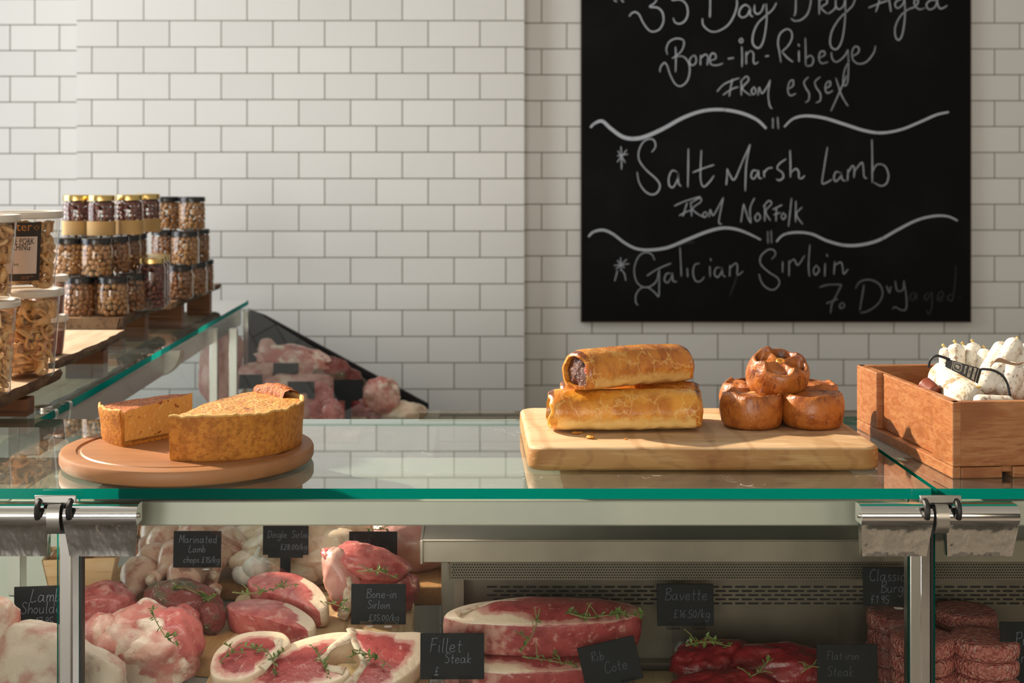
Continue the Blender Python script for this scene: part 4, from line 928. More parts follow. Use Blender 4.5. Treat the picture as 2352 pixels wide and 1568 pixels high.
on_label([[(.25, .3), (.28, .42), (.25, .55)], [(.28, .3), (.31, .5), (.29, .62)], [(.33, .28), (.31, .45), (.34, .6)], [(.36, .35), (.335, .5), (.355, .62)], [(.385, .3), (.385, .33)], [(.385, .45), (.385, .48)], [(.385, .6), (.385, .63)]], 'emblem', .0011, M['print_cream'])
def label_text(txt, u, v0, v1, h, nm):
    strokes = []; n_ = len(txt)
    for i, chx in enumerate(txt):
        for st in GL.get(chx, []):
            cw = (v1 - v0) / n_
            strokes.append([(u - h * (y - .5), v0 + cw * (i + x * .8)) for x, y in st])
    mb = MB()
    for st in strokes:
        pts = [quadpt(a, b) + Vector((0, -.0006, 0)) for a, b in st]
        ribbon(mb, pts, lambda t: .00055, -.0003, 1)
    mb.build(nm, M['print_cream'], lb, smooth=0)
GL = {'T': [[(.5, 0), (.5, 1)], [(0, 1), (1, 1)]], 'R': [[(0, 0), (0, 1), (.8, .9), (.7, .55), (0, .5)], [(.4, .5), (1, 0)]], 'A': [[(0, 0), (.5, 1), (1, 0)], [(.2, .4), (.8, .4)]], 'D': [[(0, 0), (0, 1), (.8, .7), (.8, .3), (0, 0)]], 'I': [[(.5, 0), (.5, 1)]],
      'N': [[(0, 0), (0, 1), (1, 0), (1, 1)]], 'E': [[(1, 0), (0, 0), (0, 1), (1, 1)], [(0, .5), (.8, .5)]], 'L': [[(0, 1), (0, 0), (1, 0)]], 'S': [[(1, .85), (.5, 1), (.1, .75), (.9, .3), (.5, 0), (0, .15)]], 'U': [[(0, 1), (0, .2), (.5, 0), (1, .2), (1, 1)]], 'C': [[(1, .9), (.4, 1), (0, .5), (.4, 0), (1, .1)]], 'O': [[(.5, 1), (0, .5), (.5, 0), (1, .5), (.5, 1)]], 'H': [[(0, 0), (0, 1)], [(1, 0), (1, 1)], [(0, .5), (1, .5)]]}
label_text('TRADITIONNEL', .80, .06, .96, .075, 'lettering')
label_text('SAUCISSON', .66, .08, .92, .085, 'lettering')
label_text('ARTISAN', .53, .12, .80, .05, 'lettering')
MB().tube([p - lb.location for p in cat([W(2133, 843, 1.642), W(2137, 826, 1.640), W(2150, 817, 1.638), W(2166, 820, 1.638), W(2182, 826, 1.637)], 6)], .0016, 8).build('cord', M['cord_black'], lb)
MB().tube([p - lb.location for p in cat([W(2254, 847, 1.631), W(2280, 850, 1.625), W(2302, 862, 1.622), W(2314, 882, 1.622), W(2320, 910, 1.622)], 6)], .0015, 8).build('cord', M['cord_black'], lb)

# ------------------------------------------------------------------ shelf boards, tubs and jars on the side run
def live_board(label, xr, x0, y0, y1, ztop, t, seed, blocks, wm='shelf_wood'):
    """plank lying along the side run: its right side is a live bark edge"""
    root = thing('live_edge_board', label, 'board', ((xr + x0) / 2, (y0 + y1) / 2, GT))
    ox, oy = root.location.x, root.location.y; zt = ztop - GT
    n = 26; rows = []; brk = []
    for i in range(n + 1):
        y = y0 + (y1 - y0) * i / n
        e_ = .012 * noise.noise(Vector((y * 7, seed, 0))) + .005 * noise.noise(Vector((y * 23, seed, 3)))
        xe_ = xr + e_
        rows.append([Vector((x0 - ox, y - oy, zt - t)), Vector((xe_ - .004 - .012 - ox, y - oy, zt - t)), Vector((xe_ - .006 - ox, y - oy, zt)), Vector((x0 - ox, y - oy, zt))])
        b_ = .003 * noise.noise(Vector((y * 40, seed, 7)))
        brk.append([Vector((xe_ - .016 - ox, y - oy, zt - t - .0004)), Vector((xe_ - .004 + b_ - ox, y - oy, zt - t * .75)), Vector((xe_ + b_ - ox, y - oy, zt - t * .3)), Vector((xe_ - .0045 - ox, y - oy, zt + .0004)), Vector((xe_ - .010 - ox, y - oy, zt - .002))])
    MB().grid(rows, 0, True, None, True, True).build('plank', M[wm], root, smooth=30)
    MB().grid(brk, 0, True, None, True, True).build('bark_edge', M['bark'], root, smooth=60)
    for (bx0_, bx1_, by) in blocks:
        MB().box(bx0_ - ox, bx1_ - ox, by - .017 - oy, by + .017 - oy, 0.0002, zt - t - .0003).build('support_block', M['block_wood'], root, bevel=.001, smooth=0)
    return root
Z1, Z2, Z3, Z4 = CAMZ - .302, CAMZ - .303, CAMZ - .295, CAMZ - .301
live_board('nearest live-edge board on the side run, under the pork scratching tubs', -.634, -1.05, 1.72, 2.13, Z1, .020, 1.0, [(-.70, -.636, 1.985), (-.98, -.93, 1.985)])
live_board('sunlit live-edge board on the side run, between the tubs and the near nut jars', -.664, -1.08, 2.14, 2.66, Z2, .019, 2.4, [(-.74, -.672, 2.52), (-1.0, -.95, 2.52), (-.9, -.84, 2.2)])
live_board('dark live-edge board carrying the near group of nut jars', -.710, -1.10, 2.80, 3.18, Z3, .022, 3.7, [(-.79, -.735, 2.90), (-1.0, -.94, 2.90), (-.79, -.735, 3.10)], 'shelf_dark')
live_board('farthest live-edge board, carrying the small group of jars by the tiled wall', -.687, -1.10, 3.21, 3.73, Z4, .017, 5.2, [(-.79, -.705, 3.34), (-.76, -.70, 3.66)], 'shelf_dark')

def text_part(txt, size, m, parent, rad, ang, z, name='lettering', align='RIGHT', sx=.62):
    """lettering wrapped round an upright cylinder; ang is where its right or middle falls"""
    cu = bpy.data.curves.new(name, 'FONT'); cu.body = txt; cu.size = size; cu.align_x = align; cu.resolution_u = 2
    o = bpy.data.objects.new(name, cu); C.objects.link(o)
    dg = bpy.context.evaluated_depsgraph_get(); me = bpy.data.meshes.new_from_object(o.evaluated_get(dg))
    bpy.data.objects.remove(o); 
    for v in me.vertices:
        a = ang + v.co.x * sx / rad; zz = z + v.co.y
        rr_ = rad
        v.co = (rr_ * cos(a), rr_ * sin(a), zz)
    me.materials.clear(); me.materials.append(m); me.name = name
    p = bpy.data.objects.new(name, me); C.objects.link(p); p.parent = parent
    return p
def wrap(rf, z0, z1, a0, a1, n=16, m_=2):
    mb = MB(); rows = []
    for j in range(m_ + 1):
        z = z0 + (z1 - z0) * j / m_; rows.append([Vector((rf(z) * cos(a0 + (a1 - a0) * i / n), rf(z) * sin(a0 + (a1 - a0) * i / n), z)) for i in range(n + 1)])
    return mb.grid(rows, 0, False)
rs = random.Random(11)
def curls(rb_, rt_, h, cnt, seed):
    r_ = random.Random(seed); mb = MB()
    for i in range(9):
        mb.blob((0, 0, .008 + (h - .02) * (i + .5) / 9), (rb_ * .74, rb_ * .74, h / 14), .35, 2.4, seed + i, 22, 12)
    for i in range(cnt):
        z = .008 + (h - .02) * (i + .5) / cnt; a = r_.random() * 6.28; rr0 = (rb_ + (rt_ - rb_) * z / h)
        rad = rr0 * (.55 + .28 * r_.random())
        R_ = .006 + .011 * r_.random()
        c = Vector((rad * cos(a), rad * sin(a), z))
        q_ = Vector((r_.random() - .5, r_.random() - .5, r_.random() - .5)).to_track_quat('Z', 'Y').to_matrix()
        st = r_.random() * 6; sp = 3.2 + 3 * r_.random()
        pts = []
        for k in range(12):
            t = k / 11; an = st + sp * t
            p = c + q_ @ Vector((R_ * cos(an) * (1 - .3 * t), R_ * sin(an) * (1 - .3 * t), .012 * (t - .5)))
            l = math.hypot(p.x, p.y); mx_ = rr0 - .0055
            if l > mx_: p.x *= mx_ / l; p.y *= mx_ / l
            p.z = min(max(p.z, .006), h - .010)
            pts.append(p)
        mb.tube(pts, lambda t: .0042 + .0016 * sin(7 * t + seed), 7, sq=.55)
    return mb
def tub(label, loc, rb_, rt_, h, labelled, cnt, seed, txt=None, group='tubs of pork scratchings'):
    t = thing('scratching_tub', label, 'tub', loc, group=group)
    MB().lathe([(0, .0005), (rb_ - .002, .0005), (rb_, .003), (rt_ - .0005, h - .008), (rt_ + .001, h - .007), (rt_ + .001, h - .001)], 48, cap=False).build('tub_body', M['plastic_clear'], t, smooth=40)
    MB().lathe([(0, h - .0015), (rt_ - .004, h - .0015), (rt_ - .003, h + .001), (rt_ + .0005, h + .002), (rt_ + .004, h + .0015), (rt_ + .0045, h - .007), (rt_ + .002, h - .0085), (rt_ + .0015, h - .002)], 48, cap=False).build('lid', M['lid_plastic'], t, smooth=40)
    c = curls(rb_, rt_, h - .006, cnt, seed).build('pork_scratching', M['scratch'], t, smooth=60); c['kind'] = 'stuff'
    if labelled:
        rf = lambda z: rb_ + (rt_ - rb_) * z / h + .0008
        aL = R(txt['a']); a0 = aL - 1.15; a1 = aL
        wrap(rf, h * .13, h * .88, a0, a1).build('label', M['label_black'], t, smooth=60)
        rf2 = lambda z: rf(z) + .0005
        wrap(rf2, h * .22, h * .70, a0 + .05, a1 - .11).build('label_paper', M['paper_pink'], t, smooth=60)
        for s, sz, z, al, mt, dx in txt['t']:
            text_part(s, sz, mt, t, rf(z) + .0012, a1 - dx, z, align='RIGHT', name='lettering', sx=1.0 if 'lte' in s else .6)
        # antler-like crest beside the name
        rr_ = rf(h * .8) + .0012; cm = MB()
        for st in ([(-.10, .2), (-.02, -.3), (.06, .2)], [(-.12, .5), (-.06, .0), (-.02, .45), (.02, .0), (.08, .5)], [(-.06, .35), (-.02, .6), (.03, .35)]):
            L = [(a1 - .13 + .9 * x, h * .80 + .009 * y) for x, y in st]
            cm.tube([(rr_ * cos(a), rr_ * sin(a), z) for a, z in L], .00035, 5)
        cm.build('crest', M['print_gold'], t)
    return t
hb = .1262
ht = hb - .014
def tub_txt(a, ls): return dict(a=a, t=ls)
big = [('alter', .018, ht * .775, 0, M['print_gold'], .27), ('-MADE PORK', .0135, ht * .60, 0, M['print_black'], .20), ('CRATCHING', .0135, ht * .525, 0, M['print_black'], .30), ('Use By:', .0045, ht * .33, 0, M['print_black'], .62), ('Road, London SW6', .0035, ht * .175, 0, M['print_gold'], .20), ('London SW6', .0035, ht * .15, 0, M['print_gold'], .34)]
big2 = [('alte', .018, ht * .775, 0, M['print_gold'], .42), ('-MADE PORK', .0135, ht * .60, 0, M['print_black'], .20), ('CRATCHING', .0135, ht * .525, 0, M['print_black'], .30), ('Road, London SW6', .0035, ht * .175, 0, M['print_gold'], .20)]
ytb = 2.055; xtb = -.670
ytf = 1.885; xtf = -.678
tub('clear tub of pork scratchings, lower one of the back stack', (xtb, ytb, Z1 + .0005), .0445, .0535, hb, False, 105, 3)
tub('black-labelled clear tub of pork scratchings, upper one of the back stack', (xtb, ytb, Z1 + hb + .003), .0445, .0535, hb - .014, True, 95, 5, tub_txt(-43, big))
tub('clear tub of pork scratchings, lower one of the front stack', (xtf, ytf, Z1 + .0005), .0445, .0535, hb, False, 105, 7)
tub('black-labelled clear tub of pork scratchings, upper one of the front stack', (xtf, ytf, Z1 + hb + .003), .0445, .0535, hb - .014, True, 95, 9, tub_txt(-43, big2))
# small sauce pots
def pot(label, loc):
    t = thing('sauce_pot', label, 'pot', loc, group='small sauce pots')
    MB().lathe([(0, .0005), (.024, .0005), (.029, .056)], 32, cap=False).build('pot_body', M['plastic_clear'], t)
    MB().lathe([(0, .002), (.0228, .002), (.0262, .040), (0, .040)], 32).build('red_sauce', M['sauce'], t)
    MB().lathe([(0, .0635), (.027, .0635), (.028, .0655), (.0315, .065), (.0325, .060), (.0320, .056), (.0295, .055)], 32, cap=False).build('lid', M['lid_plastic'], t)
pot('small white-lidded pot of red sauce behind the tubs, lower of its stack', (-.708, 2.30, Z2 + .0005))
pot('small white-lidded pot of red sauce behind the tubs, upper of its stack', (-.708, 2.30, Z2 + .0665))

# jars
def jar_proto(kind, seed):
    t = thing('jar', '', 'jar', (0, 0, 0))
    if kind == 'tall': r_, h = .0275, .082
    elif kind == 'high': r_, h = .027, .105
    else: r_, h = .031, .075
    sh = h - .012
    MB().lathe([(0, .0006), (r_ - .004, .0006), (r_, .004), (r_, sh - .008), (r_ - .003, sh - .001), (r_ - .004, sh + .003), (r_ - .004, h - .003)], 32, cap=False).build('glass_body', M['jar_glass'], t, smooth=50)
    MB().lathe([(0, h), (r_ - .004, h), (r_ - .0018, h - .001), (r_ - .0012, h - .003), (r_ - .0012, h - .011), (r_ - .003, h - .0115)], 32, cap=False).build('lid', M['lid_gold' if kind in ('tall', 'high') else 'lid_black'], t, smooth=35)
    rr_ = random.Random(seed); mb = MB(); top = sh - .002
    if kind in ('tall', 'high'):
        m = M['berry']; sz = .0062; step = .0095
    else:
        m = M['nut_pale' if kind == 'pale' else 'nut']; sz = .0070; step = .0098
    z = .007
    while z < top:
        ra = r_ - .0012 - sz * .62; cnt = int(2 * pi * ra / (sz * 1.55)); off = rr_.random() * 6
        for i in range(cnt):
            a = off + 2 * pi * i / cnt + .15 * (rr_.random() - .5)
            rx = sz * (.75 + .4 * rr_.random()); q_ = Vector((cos(a) + .5 * (rr_.random() - .5), sin(a) + .5 * (rr_.random() - .5), .6 * (rr_.random() - .5))).to_track_quat('X', 'Z').to_matrix().to_4x4()
            tw_ = Matrix.Rotation(rr_.random() * 3.1, 4, 'X')
            mb.blob((ra * cos(a), ra * sin(a), min(z + .004 * (rr_.random() - .5), top)), (sz * .55, rx, sz * .68), .12, 1.5, rr_.random() * 20, 9, 6, 0, q_ @ tw_)
        z += step
    for i in range(10):
        a = rr_.random() * 6.3; q0 = (r_ * .6) * math.sqrt(rr_.random()); mb.blob((q0 * cos(a), q0 * sin(a), top), (sz * .9, sz * .65, sz * .5), .1, 1, i, 8, 5)
    c = mb.build('fruit' if kind in ('tall', 'high') else 'nuts', m, t, smooth=70); c['kind'] = 'stuff'
    if kind == 'tall':
        wrap(lambda z: r_ + .0004, .003, h * .38, -3.0, .2, 24).build('paper_band', M['paper_tan'], t, smooth=60)
    return t
KJ = {k: jar_proto(k, i + 1) for i, k in enumerate(('nut', 'pale', 'tall', 'high'))}
used = set()
JS = 1.05
def jar(kind, px, d, z, label, group, rz=0):
    d *= JS; loc = (PX(px, d), d, z); src = KJ[kind]
    if kind not in used:
        used.add(kind); src.location = loc; src.rotation_euler = (0, 0, rz); src['label'] = label; src['group'] = group; src.scale = (JS,) * 3; return src
    return dup(src, loc, (0, 0, rz), label, group, (JS,) * 3)
rj = random.Random(4)
g1 = 'nut jars stacked in the near group'; dz = .0755 * JS
zz = Z3 + .0006
row1 = [(183, 2.715, 'nut', 'leftmost in front'), (259, 2.715, 'pale', 'in front, second from the left'), (300, 2.80, 'nut', 'behind the second jar'), (322, 2.87, 'nut', 'third in depth'), (338, 2.94, 'nut', 'last in depth')]
for px, d, k, wh in row1: jar(k, px, d, zz, f'black-lidded nut jar of the near group, bottom row, {wh}', g1, rj.random() * 6)
for px, d, k in ((150, 2.79, 'nut'), (228, 2.80, 'nut')): jar(k, px, d, zz, 'black-lidded nut jar of the near group, bottom row, behind the %s front jar' % ('left' if px < 200 else 'right'), g1, 1)
row2 = [(157, 2.735, 'pale', 'leftmost in front'), (222, 2.72, 'pale', 'in front, second from the left'), (263, 2.79, 'nut', 'behind the second jar'), (289, 2.86, 'nut', 'third in depth'), (305, 2.93, 'nut', 'last in depth')]
for px, d, k, wh in row2: jar(k, px, d, zz + dz, f'black-lidded nut jar of the near group, middle row, {wh}', g1, rj.random() * 6)
jar('nut', 191, 2.81, zz + dz, 'black-lidded nut jar of the near group, middle row, behind the front pair', g1, 2)
g2 = 'gold-lidded jars with tan paper bands'
for px, d, wh in ((176, 2.765, 'leftmost'), (233, 2.745, 'middle'), (297, 2.80, 'rightmost of the front three'), (338, 2.905, 'behind the others')):
    jar('tall', px, d, zz + 2 * dz + .0005, f'gold-lidded jar with tan paper band topping the nut jars, {wh}', g2, 0)
for i, (px, d) in enumerate(((349, 2.83), (356, 2.89), (362, 2.95))):
    jar('high', px, d, zz, f'tall gold-lidded jar standing on the board edge, {ORD[i]} in depth', 'tall gold-lidded jars', .4)
g3 = 'nut jars stacked in the far group'
zz = Z4 + .0006; JS = 1.06; dzf = .0755 * JS
for r_, nm in enumerate(('bottom', 'middle', 'top')):
    cols = {0: [(412, 3.10, 'nut'), (445, 3.20, 'nut'), (462, 3.30, 'nut')], 1: [(378, 3.16, 'nut'), (425, 3.10, 'pale'), (452, 3.22, 'nut')], 2: [(383, 3.16, 'pale'), (441, 3.14, 'pale')]}[r_]
    for i, (px, d, k) in enumerate(cols):
        jar(k, px, d, zz + dzf * r_, f'black-lidded nut jar of the far group, {nm} row, {ORD[i]} from the left', g3, rj.random() * 6)
jar('nut', 374, 3.22, zz, 'black-lidded nut jar of the far group, bottom row behind gold-lidded ones', g3, 1)

# ------------------------------------------------------------------ meat in the display
def board(label, name, cx, cy, hx, hy, z, t, rz, m, rc=.02):
    r_ = thing(name, label, 'board', (cx, cy, z), (0, 0, rz))
    rounded_slab('board_block', M[m], r_, hx, hy, t, rc, .004, wob=.001, seed=cx * 9)
    return r_
def bp(px, py, h):
    """point of the scene at height h"""
    d = F * (CAMZ - h) / (py - CY); return Vector((PX(px, d), d, h))
DK = DECK + .0004
def steak(label, outline, t, loc, rot=(0, 0, 0), m='meat_steak', fat=None, bulge=.004, seed=0, name='steak', cat_='steak', bone=None, k0=0.0, sidek=1.0):
    root = thing(name, label, cat_, loc, rot)
    pts = cat([(x, y, 0) for x, y in outline], 8, True); n = len(pts); cen = sum(pts, Vector()) / n
    rows = []; av = []
    def ring(f, z, dk, kk=None):
        row = []; ar = []
        for i, p in enumerate(pts):
            v = cen + (p - cen) * f; nn = noise.noise(Vector((v.x * 30 + seed, v.y * 30, z * 40)))
            a = math.atan2(p.y - cen.y, p.x - cen.x)
            v.z = z + .0018 * nn * (1 if z > t * .4 else .3); row.append(v)
            fb = fat(a) if fat else 1.0
            ar.append((k0 + f * fb) if kk is None else kk * fb)
        rows.append(row); av.append(ar)
    for f in (.95, .995): ring(f, 0 if f < .96 else t * .06, 0, sidek)
    ring(1.02, t * .35, 0, sidek); ring(1.025, t * .65, 0, sidek); ring(1.015, t * .92, 0, sidek)
    for f in (.99, .95, .90, .82, .74, .66, .56, .44, .3, .15, .02): ring(f, t + bulge * (1 - f * f), 0)
    mb = MB(); mb.grid(rows, 0, True, av, True, True); mb.build('meat', M[m], root, smooth=70)
    if bone:
        b = MB(); b.tube(cat([(x, y, t + bulge * .5) for x, y in bone], 5), lambda u: .0062 * (1 - .35 * sin(pi * u)), 9, sq=.45); b.build('bone', M['bone'], root, smooth=60)
    return root
def joint(name, label, cat_, c, r, m, seed, rz=0, amp=.22, freq=1.4, rot=None, flat=.75, extra=None, sq=1.0):
    """a lump of meat: c is where its base rests"""
    root = thing(name, label, cat_, c, rot or (0, 0, rz))
    MB().blob((0, 0, r[2] * flat * .97), r, amp * 1.25, freq, seed, 52, 34, flat=flat, sq=sq).build('flesh', M[m], root, smooth=80)
    if extra:
        for nm, cc, rr_, mm, sd in extra:
            MB().blob(cc, rr_, .2, 1.6, sd, 24, 14).build(nm, M[mm], root, smooth=80)
    return root
sp_i = [0]
def sprig(label, pts, leaves=26, s=1.0):
    sp_i[0] += 1; r_ = random.Random(sp_i[0]); pts = [Vector(p) for p in pts]; o0 = pts[0].copy()
    root = thing('thyme_sprig', label, 'herb', o0)
    path = [p - o0 for p in cat(pts, 8)]
    MB().tube(path, lambda t: .0009 * s * (1 - .5 * t), 5).build('stem', M['stem'], root)
    mb = MB()
    def leaf(p, dr, l):
        q_ = dr.to_track_quat('X', 'Z').to_matrix().to_4x4()
        vs = [q_ @ Vector(v) for v in ((0, 0, 0), (l * .45, l * .26, l * .08), (l, 0, 0), (l * .45, -l * .26, l * .08), (l * .5, 0, -l * .10))]
        mb.add([p + v for v in vs], [(0, 1, 4), (1, 2, 4), (2, 3, 4), (3, 0, 4)])
    sides = []
    for i in range(3):
        a = path[int(len(path) * (.3 + .2 * i))]; dr = Vector((r_.random() - .5, r_.random() - .5, .35 * r_.random())).normalized() * .018 * s
        sides.append([a, a + dr * .5 + Vector((0, 0, .002)), a + dr])
    for i in range(leaves):
        if i % 3 == 2:
            sd = sides[i % len(sides)]; p = sd[0].lerp(sd[2], r_.random())
        else: p = path[int(r_.random() ** .8 * (len(path) - 1))]
        dr = Vector((r_.random() - .5, r_.random() - .5, .9 * r_.random() - .25)).normalized()
        leaf(p, dr, (.005 + .0035 * r_.random()) * s)
    st2 = MB()
    for sd in sides: st2.tube(sd, .0006 * s, 4)
    st2.build('side_stems', M['stem'], root); lf = mb.build('leaves', M['leaf'], root, smooth=0); lf['kind'] = 'stuff'
    return root
S = 1 / F
# --- front row, left part
bA = board('long pale meat board under the two sirloin steaks and the standing rib steak', 'meat_board', PX(735, 1.90), 1.915, .128, .115, DK, .028, R(3), 'board_meat')
TA = DK + .0285
SIR = [(-.068, -.006), (-.055, .016), (-.02, .030), (.02, .024), (.055, .006), (.072, -.014), (.066, -.026), (.04, -.024), (0, -.020), (-.045, -.022)]
fatR = lambda a: 1.38 if -.35 < a < 1.75 else .62
steak('thick red sirloin steak in front on the pale board, white fat along its far edge', SIR, .030, (PX(628, 1.84), 1.845, TA), (R(8), R(3), R(-24)), 'meat_red', fatR, seed=1, sidek=.66)
steak('red sirloin steak behind the front sirloin, leaning against it', SIR, .028, (PX(668, 1.90), 1.915, TA + .014), (R(16), R(5), R(-30)), 'meat_red', fatR, seed=5, sidek=.66)
# standing rib steak made of chine, cap and tail
rs_ = thing('rib_joint', 'standing bone-in rib joint at the right end of the pale board, behind a black card', 'joint', (PX(838, 1.90), 1.93, TA))
MB().blob((.0, 0, .068), (.058, .035, .024), .22, 1.5, 3, 36, 22, M=Matrix.Rotation(R(14), 4, 'Y')).build('rib_eye', M['meat_red'], rs_, smooth=80)
MB().blob((-.034, -.012, .054), (.026, .026, .038), .22, 1.6, 4, 30, 18, M=Matrix.Rotation(R(-10), 4, 'Y')).build('fat_cap', M['pork'], rs_, smooth=80)
MB().blob((-.018, -.004, .030), (.034, .030, .031), .3, 1.8, 5, 30, 18).build('chine', M['meat_red'], rs_, smooth=80)
MB().blob((.040, .004, .030), (.032, .026, .030), .25, 1.6, 6, 30, 18).build('tail', M['meat_red'], rs_, smooth=80)
MB().tube(cat([(-.03, -.032, .004), (-.022, -.034, .03), (-.026, -.030, .058)], 6), .008, 10).build('bone', M['bone'], rs_)
# front steaks with bone
bB = board('pale meat board at the bottom edge of the picture under the three rib steaks', 'meat_board', PX(730, 1.69), 1.688, .135, .058, DK, .024, R(1), 'board_meat')
TB = DK + .0245
RIB = [(x * .84, y * .9) for x, y in [(-.050, -.035), (-.055, .0), (-.035, .030), (.0, .040), (.035, .036), (.052, .018), (.046, .004), (.035, -.008), (.03, -.028), (.005, -.048), (-.03, -.050)]]
tilt = (R(28), 0, 0)
steak('bone-in rib steak leftmost of the front three, thyme across its red eye', RIB, .026, (PX(585, 1.685), 1.690, TB + .012), (R(24), R(-4), R(-8)), 'meat_steak', lambda a: 1.0 if a > -1.2 else .8, seed=2, bone=[(.030, .017), (.034, -.004), (.021, -.030)])
RIB2 = [(-.075, -.055), (-.062, -.015), (-.030, .022), (.015, .045), (.045, .046), (.040, .030), (.018, .010), (.020, -.012), (.052, -.012), (.050, -.028), (.01, -.055), (-.04, -.072)]
steak('large bone-in rib steak, middle of the front three, bone round a dark gap', RIB2, .026, (PX(715, 1.675), 1.680, TB + .008), (R(24), R(0), R(-12)), 'meat_steak', lambda a: 1.05 if a > 0 else .9, seed=7, bone=[(.04, .04), (.02, .012), (.022, -.012), (.05, -.018)])
RIB3 = [(-.040, .036), (0, .036), (.045, .038), (.060, .028), (.055, .0), (.035, -.034), (.0, -.064), (-.03, -.078), (-.036, -.055), (-.015, -.02), (-.030, .012)]
steak('bone-in rib steak rightmost of the front three, beside the black card', RIB3, .028, (PX(868, 1.675), 1.690, TB + .010), (R(24), R(4), R(2)), 'meat_steak', lambda a: 1.08 if -1.2 < a < 1.2 else .8, seed=9, bone=[(-.038, .034), (-.03, .008), (-.018, -.022), (-.034, -.06)])
# --- lamb at the front left
lj = joint('lamb_shoulder', 'big pink and white lamb shoulder right of the left post', 'joint', (PX(322, 1.70), 1.725, DK), (.070, .055, .050), 'lamb', 2, amp=.20, freq=1.3, flat=.92,
      extra=[('shank', (-.052, -.014, .070), (.022, .026, .026), 'lamb', 5), ('shoulder_knuckle', (-.012, .0, .082), (.032, .026, .020), 'lamb', 6), ('flap', (.038, -.006, .058), (.036, .036, .040), 'meat_red', 8), ('fat_layer', (-.012, -.030, .050), (.040, .022, .040), 'lamb_white', 15)])
joint('lamb_shoulder', 'pale lamb shoulder at the bottom left corner, crossing behind the left post', 'joint', (PX(90, 1.62), 1.625, DK), (.098, .045, .058), 'lamb_white', 3, rot=(0, R(8), R(-14)), amp=.12, freq=1.2, flat=.9,
      extra=[('shank', (-.075, -.005, .100), (.030, .028, .030), 'lamb', 9)])
joint('lamb_breast', 'pink lamb piece behind the pale shoulder, left of the post', 'joint', (PX(95, 1.78), 1.77, DK), (.060, .035, .058), 'pork', 11, amp=.2, freq=1.8, flat=.8)
joint('rib_rack', 'dark red marbled rib rack behind the lamb shoulder, beside the left post', 'joint', (PX(228, 1.88), 1.88, DK), (.062, .034, .042), 'meat_red', 12, rot=(0, R(-16), R(12)), amp=.16, freq=2.2, flat=.85, sq=.75)
bC = board('oiled meat board under the herb-crusted joint', 'meat_board', PX(440, 1.86), 1.865, .075, .10, DK, .028, R(-8), 'board_meat_dark')
hj = joint('herb_joint', 'herb-crusted dark joint on the oiled board behind the lamb shoulder', 'joint', (PX(412, 1.86), 1.875, DK + .0288), (.058, .036, .034), 'herb_crust', 4, amp=.12, freq=1.5, flat=.8, rz=R(-15),
      extra=[('cut_piece', (.022, -.036, .018), (.020, .018, .022), 'meat_red', 3), ('cut_end', (.050, -.016, .020), (.020, .020, .024), 'herb_crust', 6)])
# --- marinated legs on the long board
bD = board('long oiled board running back under the pile of marinated legs', 'meat_board', PX(435, 2.2), 2.24, .085, .20, DK, .026, R(-12), 'board_meat_dark')
TD = DK + .0265
rl_ = random.Random(21)
legp = [(322, 1335, .006), (392, 1325, .004), (430, 1340, .012), (352, 1300, .018), (470, 1320, .010), (405, 1290, .030), (455, 1285, .028), (348, 1270, .012), (500, 1290, .016), (520, 1265, .024), (380, 1255, .03), (440, 1250, .04), (540, 1240, .018), (490, 1235, .04), (365, 1232, .012)]
where = ['in front at the left', 'in front, second from the left', 'in front, third from the left', 'above the leftmost', 'in front at the right', 'in the middle of the pile', 'behind the clear card stand', 'at the left side, further back', 'at the right side', 'at the right side, further back', 'behind the middle', 'on top behind the card', 'at the back right', 'at the back on top', 'at the back left']
leg0 = None
for i, (px, py, h) in enumerate(legp):
    p = bp(px, py + 14, TD + h); rz = rl_.random() * 1.5 - 1.9
    if leg0 is None:
        leg0 = thing('chicken_leg', '', 'poultry leg', p)
        mb = MB(); rows = []
        for k in range(17):
            u = k / 16; rr_ = .026 * math.sqrt(max(.0, 1 - ((u - .30) / .32) ** 2)) if u < .34 else .026 * (1 - .62 * min(1, (u - .34) / .36)) + (.004 * max(0, u - .85) / .15)
            rr_ = max(rr_, .002)
            if u == 1: rr_ = .003
            rows.append([Vector((.10 * (u - .3), rr_ * 1.05 * cos(a) * (1 + .08 * noise.noise(Vector((u * 5, cos(a), sin(a))))), rr_ * .85 + rr_ * .85 * sin(a))) for a in [2 * pi * j / 20 for j in range(20)]])
        zmin = 0; mb.grid(rows, 0, True, None, True, True); mb.build('skin', M['poultry_pink'], leg0, smooth=80)
        MB().blob((.072, 0, .009), (.009, .008, .008), .2, 2, 3, 12, 8).build('knuckle', M['bone'], leg0, smooth=80)
        root = leg0
    else: root = dup(leg0, p)
    root.rotation_euler = (0, R(6), rz); root.location = p
    root['label'] = f'marinated chicken leg of the heap on the long board, {where[i]}'; root['group'] = 'marinated chicken legs'
    sc_ = .85 + .3 * rl_.random(); root.scale = (sc_,) * 3
